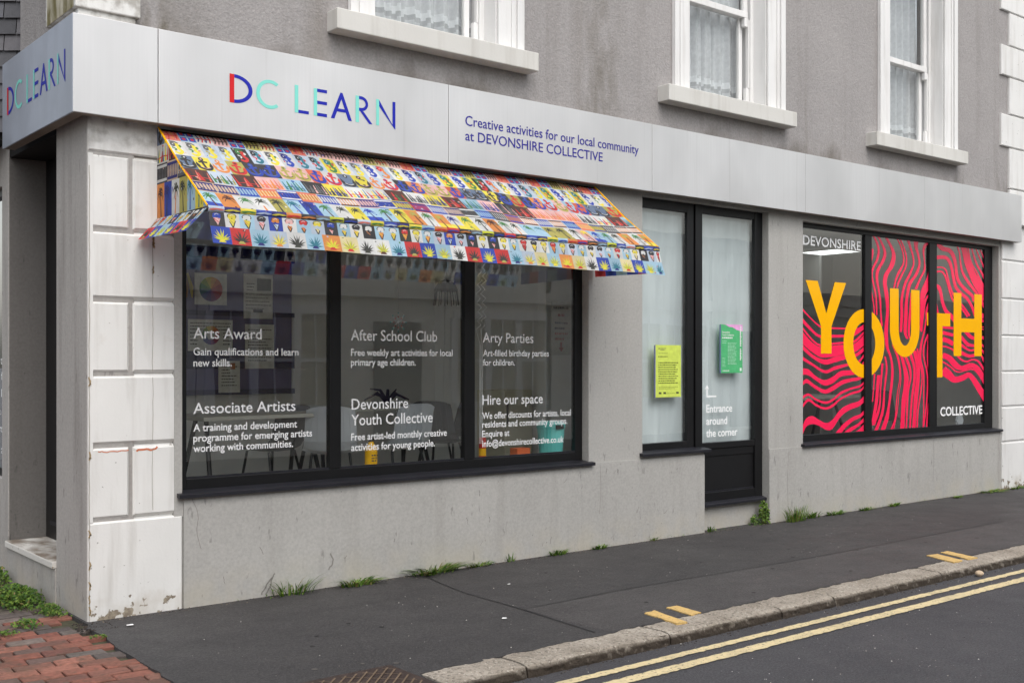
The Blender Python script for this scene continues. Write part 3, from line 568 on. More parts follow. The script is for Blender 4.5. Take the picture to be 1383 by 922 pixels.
# loose grit along the wall foot and on the surfaces: uncountable
g = MB()
def pebble(x, y_, z, r, col):
    h = r * random.uniform(.4, .9); a0 = random.random() * 6; n = 5
    ring = [(x + r * math.cos(a0 + 6.283 * k / n) * random.uniform(.7, 1.2), y_ + r * math.sin(a0 + 6.283 * k / n) * random.uniform(.7, 1.2), z) for k in range(n)]
    tp = (x, y_, z + h)
    for k in range(n): g.poly([ring[k], ring[(k + 1) % n], tp], 0, col)
for i in range(1500):
    x = random.uniform(.05, 11.2); pebble(x, -.013 - abs(random.gauss(0, .035)), .009, random.uniform(.002, .007), random.choice([C(60, 54, 50), C(84, 76, 68), C(48, 45, 44), C(120, 110, 98)]))
for i in range(330): pebble(random.uniform(.1, 9), random.uniform(-2.15, -.1), .009, random.uniform(.002, .005), random.choice([C(150, 145, 138), C(110, 104, 98), C(190, 186, 180), C(50, 48, 46)]))
for i in range(420): pebble(random.uniform(1.2, 9), random.uniform(-3.9, -2.44), -.065, random.uniform(.002, .0055), random.choice([C(165, 160, 152), C(120, 115, 110), C(200, 196, 190), C(60, 58, 56)]))
for i in range(500): pebble(random.uniform(1.2, 9), -2.43 - abs(random.gauss(0, .03)), -.065, random.uniform(.002, .008), random.choice([C(70, 62, 54), C(94, 86, 76), C(52, 47, 42)]))
for i in range(140): pebble(random.uniform(-.12, .1), random.uniform(-.25, 0), .006, random.uniform(.003, .012), random.choice([C(36, 33, 31), C(60, 52, 46)]))
o = g.build('grit', M['grit']); o['kind'] = 'stuff'; o['label'] = 'loose grit and crumbs along the wall foot, gutter and pavement'; o['category'] = 'grit'
g = MB(); g.lathe(5.98, -2.50, [(.012, -.064), (.03, -.052), (.034, -.04), (.024, -.026), (.008, -.02)], 12)
tag(g.build('pebble', M['stone'], smooth=True), 'small pale rounded pebble lying in the gutter below the far kerb', 'pebble')
# flattened pale litter scraps
for i, (x, y_, w, lab) in enumerate(((2.02, -1.55, .022, 'tiny white paper scrap on the pavement left of the nearer yellow ticks'), (2.7, -.75, .018, 'tiny white paper scrap on the pavement below the wall under the window'), (.16, -.27, .03, 'smeared pale paper scrap on the asphalt beside the pier foot'))):
    g = MB(); g.poly([(x + w * math.cos(6.28 * k / 7) * random.uniform(.6, 1.1), y_ + w * .6 * math.sin(6.28 * k / 7) * random.uniform(.6, 1.1), .016 + random.uniform(0, .004)) for k in range(7)])
    tag(g.build('paper_scrap', M['vinyl_white']), lab, 'litter', 'paper scraps on the pavement')

# ------------------------------------------------------------------ the shop building
B = thing('shop_building', 'grey rendered corner shop building with white painted corner pier and sash windows above', 'building', (5.5, 0, 0))
wall((.545, 11.17), (.735, 3.3), [(.597, 4.177, .745, 3.03), (4.825, 5.64, .785, 3.07), (5.64, 6.597, -1, 3.07), (7.15, 11.13, .757, 3.03)], 0, .14).build('ground_floor_wall', M['lower_wall'], B)
w = wall((.605, 11.17), (-.15, .735), [(5.64, 6.597, -1, 2)], -.011, .14)
w.build('plinth', M['lower_wall'], B)
g = MB(); g.box(5.6405, 6.5965, .085, .139, -.12, .252); g.build('threshold_wall', M['lower_wall'], B)
g = MB(); g.box(.5445, .6045, .0, .139, .60, .7345); g.box(.5425, .5445, .001, .139, .60, 3.2); g.build('wall_nib', M['lower_wall'], B)
# corner pier
g = MB(); g.box(.002, .541, .028, .3, -.15, 3.2)
g.cblock(0, .543, 2.893, 3.2, 0, .03, .01)
zs = [(2.417, 2.880, 1), (1.986, 2.407, 0), (1.528, 1.976, 1), (1.084, 1.518, 0), (.625, 1.074, 1)]
for z0, z1, split in zs:
    if split:
        g.cblock(.03, .261, z0, z1, 0, .03, .021, 0, (0, 1, 1, 1)); g.cblock(.269, .543, z0, z1, 0, .03, .021, 0, (1, 0, 1, 1))
    else: g.cblock(.03, .543, z0, z1, 0, .03, .021, 0, (0, 0, 1, 1))
g.poly([(0, 0, .61), (.03, 0, .61), (.03, 0, 2.878), (0, 0, 2.878)]); g.poly([(0, 0, .61), (0, 0, 2.878), (0, .03, 2.878), (0, .03, .61)])
g.poly([(.03, 0, .61), (.03, .03, .61), (.03, .03, 2.878), (.03, 0, 2.878)])
g.cblock(0, .602, -.15, .612, -.004, .03, .012)
g.build('corner_pier', M['pier'], B)
g = MB()   # hairline cracks and a rust-red smear on the pier
def crack(pts, w, mat=0, yy=-.0016):
    P = crom(pts, 5); P = [(a + random.uniform(-w, w) * .6, b + random.uniform(-w, w) * .6) for a, b in P]
    for (a, b), (c, d_) in zip(P, P[1:]):
        dx, dz = c - a, d_ - b; L = math.hypot(dx, dz) or 1; nx, nz_ = -dz / L * w / 2, dx / L * w / 2
        g.poly([(a - nx, yy, b - nz_), (c - nx, yy, d_ - nz_), (c + nx, yy, d_ + nz_), (a + nx, yy, b + nz_)], mat)
crack([(.402, 2.36), (.404, 2.2), (.401, 2.05), (.402, 2.0)], .004); crack([(.402, 1.95), (.404, 1.8), (.4, 1.6), (.402, 1.54)], .003)
crack([(.402, 1.5), (.405, 1.3), (.401, 1.1)], .003); crack([(.403, 1.05), (.4, .9), (.402, .66)], .003)
crack([(.405, 2.39), (.41, 2.35), (.405, 2.32)], .014, 1); crack([(.02, 2.886), (.2, 2.886), (.54, 2.884)], .007, 0, .02)
crack([(.403, 2.2), (.406, 2.16)], .01, 1)
crack([(.06, 1.046), (.13, 1.042), (.25, 1.045)], .006, 2, -.0012); crack([(.30, 1.04), (.38, 1.044), (.43, 1.055)], .012, 2, -.0012)
crack([(.006, zq) for zq in (.0, .1, .25, .4, .6, .9, 1.3, 1.7, 2.1, 2.5, 2.8)], .004, 0, -.0052)
for zq in (.05, .12, .2, .33, .52, 1.0, 1.45): crack([(.004, zq), (.012, zq + .02), (.005, zq + .05)], .009, 1, -.0056)
crack([(.265, 1.03), (.265, .8), (.265, .68)], .008, 1, .018)
g.build('crack_and_stain', [plain('hairline_crack', C(158, 151, 141), .9), plain('ochre_stain', C(168, 146, 112), .9), plain('orange_smear', C(206, 122, 88), .8)], B)
g = MB()   # scuffs and hairline cracks on the grey render below the windows
rs = random.Random(12)
for i in range(60):
    x = rs.uniform(.75, 11); z_ = rs.uniform(.03, .68) if rs.random() < .6 else rs.uniform(.03, .3)
    if 5.6 < x < 6.65: continue
    L = rs.uniform(.015, .06) * (2 if rs.random() < .15 else 1); a = rad(90 + rs.gauss(0, 28)); bend = rs.uniform(-.12, .12) * L
    crack([(x, z_), (x + L * .5 * math.cos(a) + bend, z_ + L * .5 * math.sin(a)), (x + L * math.cos(a), z_ + L * math.sin(a))], rs.uniform(.0022, .0045), 0 if rs.random() < .4 else 1, -.0122)
for q in ([(1.15, .03), (1.19, .09), (1.25, .16)], [(1.18, .02), (1.215, .08), (1.23, .13)], [(1.66, .13), (1.70, .19), (1.68, .25)]): crack(q, .010, 1, -.0122)
for q in ([(.66, .71), (.70, .6), (.69, .5), (.72, .38)], [(4.30, .72), (4.31, .5), (4.29, .3)], [(11.13, .72), (11.10, .55), (11.14, .42), (11.09, .3), (11.12, .1)], [(9.6, .7), (9.61, .45), (9.59, .2)], [(6.9, .7), (6.88, .4), (6.9, .1)]): crack(q, .004, 1, -.0122)
g.build('scuff_marks', [plain('dark_scuff', C(104, 100, 97), .9), plain('grey_scuff', C(138, 134, 130), .9)], B)
# side street elevation: grey pier face, door recess, jamb and window
g = MB(); g.box(-.004, .29, .012, .61, -.15, 3.2); g.build('side_pier', M['side_wall'], B, bevel=.006)
g = MB(); g.box(-.012, .288, .6105, 1.73, -.15, .245, 0); g.box(.2885, .33, .6105, 1.73, -.1, 3.2, 1)
g.build('recess_wall', [M['side_wall'], M['dark']], B)
g = MB(); g.box(.004, .287, 1.7302, 1.7328, .2955, 3.089); g.build('recess_reveal', plaster('shade_grey_reveal', C(116, 113, 110), C(90, 86, 82), yellow=False), B)  # greyer than the side walls: shade inside the recess put into its colour
def worn_step():
    g = N('worn_step_paint')
    ge = g.n('NewGeometry'); sp = g.n('SeparateXYZ'); g.l(ge.outputs['Normal'], sp.inputs[0])
    tp = g.ramp(sp.outputs[2], .6, .9)
    c = g.mix(g.math('MULTIPLY', tp, g.ramp(g.noise(4, 6, (1.6, 1, 1)), .36, .6)), C(208, 205, 199), C(124, 112, 100))
    c = g.mix(g.ramp(g.noise(22, 5), .62, .66), c, C(140, 128, 114))
    return g.pbr(c, .8, 0, g.noise(30, 5), .5, .008)
g = MB(); g.box(-.03, .287, .6105, 1.73, .2455, .295); g.build('door_step', worn_step(), B, bevel=.008)
g = MB(); g.box(-.004, .6, 1.733, 1.90, -.15, 3.2); g.box(-.004, .6, 1.9005, 3.6, -.15, .735); g.box(-.004, .6, 1.9005, 3.6, 2.9, 3.2); g.box(-.004, .6, 3.6005, 9, -.15, 3.2)
g.build('side_wall', M['side_wall'], B, bevel=.005)
dr = MB(); dr.box(.26, .287, .612, 1.728, .296, 3.089); dr = dr.build('side_door', M['frame'], B, bevel=.004)
g = MB(); g.box(.23, .2595, .64, .67, 1.25, 1.55); g.box(.25, .2595, .75, 1.6, .4, .43); g.build('handle', M['sillblk'], dr, bevel=.004)
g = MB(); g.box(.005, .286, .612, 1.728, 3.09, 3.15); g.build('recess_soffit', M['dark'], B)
sw = MB(); sw.box(.03, .09, 1.9015, 1.95, .736, 2.9); sw.box(.03, .09, 3.55, 3.599, .736, 2.9); sw.box(.03, .09, 1.95, 3.55, .736, .8); sw.box(.03, .09, 1.95, 3.55, 2.84, 2.899)
sw = sw.build('side_window', M['frame'], B, bevel=.004)
g = MB(); g.poly([(.06, 1.95, .8), (.06, 3.55, .8), (.06, 3.55, 2.84), (.06, 1.95, 2.84)]); g.build('pane', M['glass'], sw)
g = MB()
for i, (s_, zz) in enumerate((('r the', 1.58), ('for', 1.46), ('lo.', 1.33), ('o fir', 1.19), ('rder', 1.06), ('aus', .9))):
    put_text(g, s_, .62 - .05 * len(s_), .62, zz, .06, lambda a, b: (.056, 2.62 - a, b))
g.build('lettering', M['vinyl_white'], sw)
# upper storey
UW = [(2.0, 3.137), (5.335, 6.225), (8.6, 9.40)]
UA = [(1.79, 2.0, 3.137, 3.385), (5.115, 5.335, 6.225, 6.77), (8.34, 8.6, 9.40, 10.0)]
wins = [dict(o=(2.005, 3.137), a=(1.79, 3.385), s=(1.625, 3.453)), dict(o=(5.345, 6.27), a=(5.10, 6.775), s=(4.958, 6.767 + .06)), dict(o=(8.61, 9.38), a=(8.34, 9.99), s=(8.17, 10.04 + .06))]
wins = [dict(o=(2.005, 3.137), a=(1.79, 3.385), s=(1.625, 3.453)), dict(o=(5.355, 6.487), a=(5.14, 6.735), s=(4.958, 6.787)), dict(o=(8.60, 9.732), a=(8.385, 9.98), s=(8.171, 10.04))]
wall((-.06, 11.34), (3.3, 8.0), [(q['o'][0], q['o'][1], 4.03, 6.15) for q in wins], -.06, .28).build('upper_wall', M['upper_wall'], B)
g = MB(); g.box(-.062, .3, -.0585, 1.21, 3.3, 8.0); g.build('upper_side_wall', M['upper_wall'], B)
g = MB()
for z0, z1 in ((3.722, 4.15), (4.17, 4.6), (4.62, 5.05)): g.box(-.112, .285, -.112, .47, z0, z1)
g.box(-.09, .262, -.09, .45, 3.6, 6)
g.build('upper_pilaster', [M['pier']], B, bevel=.008)
g = MB(); g.poly([(-.1135, -.085, 3.725), (-.1135, .44, 3.725), (-.1135, .44, 4.5), (-.1135, -.085, 4.5)]); g.build('algae_stain', M['algae'], B)
g = MB(); g.box(-.06, 11.34, -.06, 9, 8.001, 8.2); g.build('roof', M['upper_wall'], B)
ocol = lambda k: (k, k, k * 1.0)
for q in wins:
    x0, x1 = q['o']; a0, a1 = q['a']; zt, zb = 6.15, 4.03
    A = MB()
    for (p0, p1, side) in ((a0, x0, 0), (x1, a1, 1)):
        A.box(p0, p1, -.085, -.0605, zb + .005, zt + .24)
        n = 3; wd = p1 - p0
        e = (p0, p0 + wd * .28) if side == 0 else (p1 - wd * .28, p1)
        A.box(e[0], e[1], -.105, -.0855, zb + .005, zt + .24)
        e2 = (p0 + wd * .36, p0 + wd * .5) if side == 0 else (p1 - wd * .5, p1 - wd * .36)
        A.box(e2[0], e2[1], -.096, -.0855, zb + .005, zt + .235)
    A.box(x0, x1, -.085, -.0605, zt, zt + .24)
    A = A.build('sash_window', M['trim'], B, bevel=.005)
    F = MB(); mz = 4.99
    # box frame and sashes: upper sash in front, lower behind
    F.box(x0, x0 + .05, .09, .2, zb + .01, zt); F.box(x1 - .055, x1, .09, .2, zb + .01, zt)
    F.box(x1 - .16, x1 - .1, .09, .13, mz - .03, zt); F.box(x0 + .05, x0 + .1, .09, .13, mz - .03, zt)
    F.box(x0 + .05, x1 - .1, .085, .13, mz - .035, mz + .025)
    F.box(x1 - .15, x1 - .1, .085, .128, mz - .12, mz - .0355)                    # horn
    F.box(x1 - .075, x1 - .057, .1, .14, zb + .25, mz - .04); F.box(x1 - .1, x1 - .056, .105, .15, zb + .03, zb + .25)
    F.box(x1 - .165, x1 - .115, .145, .185, zb + .03, mz - .005); F.box(x0 + .05, x0 + .1, .145, .185, zb + .03, mz - .005)
    F.box(x0 + .1, x1 - .165, .145, .185, zb + .03, zb + .1); F.box(x0 + .1, x1 - .165, .145, .185, mz - .03, mz + .015); F.box(x0 + .05, x1 - .05, .19, .22, zb + .01, zb + .09)
    F.build('sash_frame', M['trim'], A, bevel=.004)
    G = MB(); G.poly([(x0 + .05, .165, zb + .08), (x1 - .14, .165, zb + .08), (x1 - .14, .165, mz), (x0 + .05, .165, mz)]); G.build('pane', M['glass2'], A)
    G = MB(); G.poly([(x0 + .05, .11, mz), (x1 - .1, .11, mz), (x1 - .1, .11, zt), (x0 + .05, .11, zt)]); G.build('pane', M['glass2'], A)
    V = MB(); V.box(x1 - .012, x1 + .0005, -.059, .0895, 4.044, zt - .001); V.box(x0 - .0005, x0 + .012, -.059, .0895, 4.044, zt - .001); V.build('reveal_lining', M['trim'], A)
    S = MB(); s0, s1 = q['s']; S.box(s0, s1, -.2, .09, 3.898, 4.043)
    S = S.build('window_sill', M['sill'], A, bevel=.007)
    # net curtain with folds and a scalloped lace hem
    K = MB(); n = 170; zz0, zz1 = zb + .06, zt
    lv = [zz0 + .02 * k for k in range(16)] + [zz0 + .5, zz0 + .9, zz0 + 1.3, zz1]
    ph = random.random() * 6
    def fold(u, zz): return .245 + .030 * math.sin(u * 44 + ph + .6 * math.sin(zz * 1.2)) + .014 * math.sin(u * 93 + 2 * ph) * (1 if zz < 5 else .6)
    for i in range(n):
        xa, xb = x0 + .04 + (x1 - x0 - .08) * i / n, x0 + .04 + (x1 - x0 - .08) * (i + 1) / n
        sc = abs(math.sin((xa - x0) * 34 + ph)) * .035
        for j in range(len(lv) - 1):
            zm = lv[j] - zz0; k = .74
            if .10 + sc < zm < .145 + sc: k = .55
            elif .145 + sc <= zm < .2 + sc: k = .9
            elif .06 < zm < .08: k = .7
            col = (k, k * 1.01, k * 1.03)
            K.poly([(xa, fold(xa, lv[j]), lv[j]), (xb, fold(xb, lv[j]), lv[j]), (xb, fold(xb, lv[j + 1]), lv[j + 1]), (xa, fold(xa, lv[j + 1]), lv[j + 1])], 0, col)
    K.build('net_curtain', M['curtain'], A, smooth=True)
    R = MB(); R.box(x0 - .3, x1 + .3, .9, .95, 3.7, 6.4); R.build('room_backing', M['room_dark'], A)
# right end quoins
g = MB()
zz = [-.15, .597, 1.037, 1.473, 1.921, 2.381, 2.859, 3.3]
g.box(11.172, 14, -.012, .14, -.15, 3.3)
for a, b in zip(zz, zz[1:]): g.cblock(11.171, 14, a + (.011 if a > 0 else 0), b - .011, -.03, -.01, .009)
uz = [3.3, 3.744, 4.253, 4.663, 5.128, 5.515, 5.931, 6.36, 6.8, 7.2, 7.6, 8.0]
g.box(11.342, 14, -.06, .28, 3.3, 8.0)
for i, (a, b) in enumerate(zip(uz, uz[1:])):
    g.cblock(11.235 if i % 2 == 1 or i == 0 else 11.03, 14, a + .008, b - .008, -.092, -.0605, .008)
g.build('quoin', M['quoin'], B)
# interior shell
g = MB()
g.box(.34, 11.6, .145, 5.2, .38, .45, 1); g.box(.34, 11.6, .145, 5.2, 3.1, 3.25, 0)
g.box(.34, 11.6, 4.2, 4.3, .4505, 3.0995, 0); g.box(.34, .42, .3005, 1.8995, .4505, 3.0995, 0); g.box(.6005, .64, 1.8996, 3.1, .4505, .735, 0)
g.box(4.84, 4.95, .18, 4.1995, .4505, 3.0995, 0); g.box(6.85, 6.95, .18, 4.1995, .4505, 3.0995, 2); g.box(11.4, 11.5, .15, 4.1995, .4505, 3.0995, 2)
g.build('interior_shell', [M['room_wall'], M['room_floor'], M['room_dark']], B)
g = MB(); g.box(.6, 4.18, .141, .34, .76, .80); g.box(7.16, 11.12, .141, .3, .76, .8); g.build('inner_ledge', M['trim'], B, bevel=.004)
g = MB(); g.box(4.46, 4.8395, .88, 1.0, .4505, 3.0995); g.build('interior_pillar', M['room_wall'], B, bevel=.004)
g = MB(); g.box(6.9505, 11.3995, 2.6, 2.64, .4505, 3.0995); g.box(9.4, 9.44, 1.4, 2.599, .4505, 3.0995); g.build('grey_partition', plain('charcoal_partition', C(150, 150, 147), .8, 0, .06, 3), B)

# ------------------------------------------------------------------ shop windows
YF0, YF1, YGL = .078, .132, .0955
def frame(rects, name='shop_window', y0=YF0, y1=YF1):
    mb = MB()
    for r in rects: mb.box(r[0], r[1], y0 + (r[4] if len(r) > 4 else 0), y1, r[2], r[3])
    return mb.build(name, M['frame'], B, bevel=.004)
def pane(x0, x1, z0, z1, par, mat='glass'):
    mb = MB(); mb.poly([(x0, YGL, z0), (x1, YGL, z0), (x1, YGL, z1), (x0, YGL, z1)]); return mb.build('pane', M[mat], par)
def bsill(x0, x1, zt, par, yf=-.045, yb=.085):
    mb = MB(); mb.poly([(x0, yf, zt - .026), (x1, yf, zt - .026), (x1, yf, zt - .004), (x0, yf, zt - .004)])
    mb = MB(); o = [(yf, zt - .026), (yf, zt - .004), (yf + .004, zt), (yb, zt + .016), (yb, zt - .012), (yf + .012, zt - .026)]
    for i in range(len(o)):
        a, b = o[i], o[(i + 1) % len(o)]; mb.poly([(x0, *a), (x1, *a), (x1, *b), (x0, *b)])
    mb.poly([(x0, *p) for p in o]); mb.poly([(x1, *p) for p in reversed(o)])
    return mb.build('window_sill', M['sillblk'], par)
LY = .0915
def words(T, par, mat='vinyl_white', off=None):
    for b, x0, x1, zb, cap in T:
        mb = MB(); put_text(mb, b, x0, x1, zb, cap, lambda a, c: (a, LY, c), 0, None, off if off is not None else (.006 if cap > .06 else .014)); mb.build('lettering', M[mat], par)
w1 = frame([(.598, .66, .757, 3.028), (4.096, 4.176, .757, 3.028), (.66, 4.096, .757, .832), (.66, 4.096, 2.95, 3.028), (1.724, 1.815, .8325, 2.9495, -.006), (2.922, 3.023, .8325, 2.9495, -.006)])
for a, b in ((.66, 1.724), (1.815, 2.922), (3.023, 4.096)): pane(a, b, .832, 2.95, w1)
bsill(.562, 4.215, .747, w1)
words(T1, w1); words(T2, w1); words(T3, w1)
mb = MB()
for a, b in ((.66, 1.724), (1.815, 2.922), (3.023, 4.096)): mb.box(a, b, .082, .0945, .8325, .845)
mb.build('glazing_bead', M['sillblk'], w1)
w2 = frame([(4.826, 4.88, .797, 3.068), (5.50, 5.59, .797, 3.068), (5.604, 5.70, .797, 3.068, -.01), (4.88, 5.50, .797, .862), (4.88, 5.50, 2.98, 3.068), (5.59, 5.604, .797, 3.068, .02)])
pane(4.88, 5.50, .862, 2.98, w2); bsill(4.79, 5.70, .786, w2)
w3 = frame([(5.641, 5.70, .27, .7965, .006), (5.70, 6.482, .775, .832), (5.70, 6.482, 2.99, 3.068), (6.482, 6.596, .27, 3.068, -.004), (5.70, 6.482, .27, .36), (5.70, 6.482, .7, .7745, .012)], 'glazed_door')
pane(5.70, 6.482, .832, 2.99, w3)
mb = MB(); mb.box(5.70, 6.482, .1, .13, .36, .70); mb.build('kick_panel', M['panelblk'], w3)
mb = MB(); mb.box(5.705, 6.48, .092, .0995, .3605, .373); mb.build('glazing_bead', M['sillblk'], w3)
bsill(5.6405, 6.5965, .262, w3, .02, .084)
mb = MB()
for b, x0, x1, zb, cap in T4: put_text(mb, b, x0, x1, zb, cap, lambda a, c: (a, LY, c), 0, None, .012)
mb.poly([(5.785, LY, 1.262), (5.925, LY, 1.262), (5.925, LY, 1.276), (5.785, LY, 1.276)]); mb.poly([(5.785, LY, 1.2765), (5.799, LY, 1.2765), (5.799, LY, 1.345), (5.785, LY, 1.345)])
mb.poly([(5.764, LY, 1.338), (5.82, LY, 1.338), (5.792, LY, 1.378)])
mb.build('lettering', M['vinyl_white'], w3)
for par, (x0, x1, z0, z1) in ((w2, (4.86, 5.55, .8, 3.05)), (w3, (5.66, 6.52, .8, 3.05))):
    K = MB(); n, m = 40, 24
    P = [[(x0 + (x1 - x0) * i / n, .15 + .012 * noise.noise(Vector((i * .22, j * .05, x0))) + .006 * noise.noise(Vector((i * .1, j * .45, 3 + x0))), z0 + (z1 - z0) * j / m) for j in range(m + 1)] for i in range(n + 1)]
    for i in range(n):
        for j in range(m): K.poly([P[i][j], P[i + 1][j], P[i + 1][j + 1], P[i][j + 1]])
    K.build('paper_blind', M['blind'], par, smooth=False)
w4 = frame([(7.151, 7.215, .77, 3.028), (10.94, 11.129, .77, 3.028), (7.215, 10.94, .77, .842), (7.215, 10.94, 2.98, 3.028), (8.364, 8.49, .8425, 2.9795, -.006), (9.667, 9.827, .8425, 2.9795, -.006)])
for a, b in ((7.215, 8.364), (8.49, 9.667), (9.827, 10.94)): pane(a, b, .842, 2.98, w4)
bsill(7.12, 11.16, .759, w4)
words(T5, w4, 'vinyl_white', .012); words(T6, w4, 'vinyl_white', .02)
# pink swirls: ribbons of vinyl on the glass
bounds = ((7.22, 8.39), (8.47, 9.70), (9.80, 10.96))
for R, (bx0, bx1) in zip((R1, R2, R3), bounds):
    mb = MB(); YV = .0938
    for q, rb in enumerate(R):
        P = crom([tuple(p) for p in rb], 6); yv = YV - .0001 * (q % 4)
        cl = lambda a, b: (min(max(a, bx0), bx1), yv, min(max(b, .835), 2.985))
        for a, b in zip(P, P[1:]): mb.poly([cl(a[0], a[1]), cl(b[0], b[1]), cl(b[2], b[3]), cl(a[2], a[3])])
    mb.build('swirl_vinyl', M['vinyl_pink'], w4)
YLB = LY
mb = MB()
def done():
    global mb
    if mb.f: mb.build('letter', M['vinyl_yellow'], w4)
    mb = MB()
def flat(pts, yy=YLB): mb.poly([(a, yy, b) for a, b in pts])
def ring(outer, inner, yy=YLB):
    for i in range(len(outer) - 1): flat([outer[i], outer[i + 1], inner[i + 1], inner[i]], yy)
def unit(bx): return lambda u, v: (bx[0] + (bx[1] - bx[0]) * u, bx[2] + (bx[3] - bx[2]) * v)
done(); U = unit(YTH[0]); flat([U(*p) for p in ((0, 1), (.29, 1), (.5, .56), (.71, 1), (1, 1), (.63, .38), (.63, 0), (.37, 0), (.37, .38))])
done(); U = unit(YTH[1]); ring([U(*p) for p in arc(.5, .5, .5, .5, 0, 360, 40)], [U(*p) for p in arc(.5, .5, .27, .31, 0, 360, 40)])
done(); U = unit(YTH[2]); lw = .29
ring([U(*p) for p in [(0, 1), (0, .42)] + arc(.5, .42, .5, .42, 180, 360, 24) + [(1, .42), (1, 1)]], [U(*p) for p in [(lw, 1), (lw, .42)] + arc(.5, .42, .5 - lw, .25, 180, 360, 24) + [(1 - lw, .42), (1 - lw, 1)]])
done(); U = unit(YTH[3]); flat([U(*p) for p in ((0, 1), (1, 1), (1, .8), (.66, .8), (.66, 0), (.36, 0), (.36, .8), (0, .8))])
done(); U = unit(YTH[4]); flat([U(*p) for p in ((0, 0), (.27, 0), (.27, .38), (.73, .38), (.73, 0), (1, 0), (1, 1), (.73, 1), (.73, .6), (.27, .6), (.27, 1), (0, 1))])
done()

# ------------------------------------------------------------------ fascia sign
S = thing('shop_sign', 'long brushed aluminium fascia sign wrapping the shop corner above the windows', 'shop sign', (5.5, -.1, 3.08))
px = [-.13, .388, 2.621, 4.816, 7.017, 9.217, 11.458]
for a, b in zip(px, px[1:]):
    g = MB(); x0 = a + (.0 if a < 0 else .002)
    g.box(x0, b - .002, -.13, -.118, 3.087, 3.676); g.build('panel', M['alu'], S, bevel=.003)
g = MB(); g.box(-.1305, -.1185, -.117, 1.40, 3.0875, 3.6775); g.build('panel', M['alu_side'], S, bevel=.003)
g = MB(); g.box(-.118, 11.455, -.1175, -.061, 3.64, 3.674); g.box(-.118, 11.455, -.117, -.05, 3.0885, 3.11); g.box(-.118, -.05, -.049, 1.39, 3.0885, 3.11); g.box(-.118, -.063, -.049, 1.39, 3.64, 3.674)
g.box(11.44, 11.4555, -.117, -.035, 3.111, 3.639)
g.build('sign_frame', M['soffit'], S)
def dclearn(mapf, X, z0, z1, name='lettering'):
    mb = MB(); h = z1 - z0
    def nxt():
        nonlocal mb
        mb.build('letter', [M['sign_blue'], M['sign_teal'], M['sign_red']], S); mb = MB()
    def fl(pts, mat): mb.poly([mapf(a, b) for a, b in pts], mat)
    def rg(o, i, mat):
        for k in range(len(o) - 1): fl([o[k], o[k + 1], i[k + 1], i[k]], mat)
    def rc(x0, x1, a, b, mat): fl([(x0, a), (x1, a), (x1, b), (x0, b)], mat)
    def lp(a, b, t): return a + (b - a) * t
    st = .118 * h / .187 * .187 / h * h if False else .118 * h
    (a, b) = X[0]; sg = 1 if b > a else -1; L = abs(b - a)
    bar = .2 * L * sg
    rc(a, a + bar, z0, z1, 2)
    cx = a + bar; ra = abs(b - cx); tk = .15 * L + .004
    rg([(cx + sg * ra * math.cos(rad(t)), z0 + h / 2 + h / 2 * math.sin(rad(t))) for t in range(-90, 91, 9)], [(cx + sg * (ra - tk) * math.cos(rad(t)), z0 + h / 2 + (h / 2 - st) * math.sin(rad(t))) for t in range(-90, 91, 9)], 0)
    nxt(); a, b = X[1]; L = abs(b - a); r = L * .62; cx = a + sg * r
    o = [(cx + sg * r * math.cos(rad(t)), z0 + h / 2 + h / 2 * 1.03 * math.sin(rad(t))) for t in range(52, 309, 8)]
    i = [(cx + sg * (r - .16 * L) * math.cos(rad(t)), z0 + h / 2 + (h / 2 * 1.03 - st) * math.sin(rad(t))) for t in range(52, 309, 8)]
    rg(o, i, 1)
    nxt(); a, b = X[2]; bw = .25 * abs(b - a) * sg; rc(a, a + bw, z0, z1, 1); rc(a + bw, b, z0, z0 + st * .95, 0)
    nxt(); a, b = X[3]; bw = .25 * abs(b - a) * sg; rc(a, a + bw, z0, z1, 1)
    for q in (0, .44, .88): rc(a + bw, b, z0 + q * h, z0 + q * h + st, 0)
    nxt(); a, b = X[4]; w = .17 * abs(b - a) * sg; m = (a + b) / 2
    k_ = .76 * h; fl([(a, z0), (a + w, z0), (m, z0 + k_), (b - w, z0), (b, z0), (m + .05 * (b - a), z1), (m - .05 * (b - a), z1)], 0)
    i0, i1 = .28 * h / k_, (.28 * h + st) / k_
    fl([(lp(a + w, m, i0), z0 + .28 * h), (lp(b - w, m, i0), z0 + .28 * h), (lp(b - w, m, i1), z0 + .28 * h + st), (lp(a + w, m, i1), z0 + .28 * h + st)], 0)
    nxt(); a, b = X[5]; L = abs(b - a); bw = .2 * L * sg; rc(a, a + bw, z0, z1, 1); cx = a + bw; r = .42 * L; c = z0 + .72 * h; rz = .28 * h
    rg([(cx, c + rz)] + [(cx + sg * (.12 * L + r * math.cos(rad(t))), c + rz * math.sin(rad(t))) for t in range(90, -91, -12)] + [(cx, c - rz)],
       [(cx, c + rz - st)] + [(cx + sg * (.12 * L + (r - .15 * L) * math.cos(rad(t))), c + (rz - st) * math.sin(rad(t))) for t in range(90, -91, -12)] + [(cx, c - rz + st)], 0)
    fl([(cx + sg * .06 * L, c - rz), (cx + sg * .26 * L, c - rz), (b, z0), (b - sg * .2 * L, z0)], 0)
    nxt(); a, b = X[6]; L = abs(b - a); bw = .15 * L * sg; rc(a, a + bw, z0, z1, 1); rc(b - bw, b, z0 + .1 * h, z1, 0)
    fl([(a + bw, z1 - .02 * h), (a + bw, z1 - .26 * h), (b - bw * .2, z0 - .06 * h), (b, z0 - .06 * h), (b, z0 + .1 * h), (b - bw, z0 + .1 * h)], 0)
    nxt()
dclearn(lambda a, b: (a, -.1318, b), DCL, *DCLZ)
dclearn(lambda a, b: (-.1322, a, b), DCS, *DCSZ)
mb = MB()
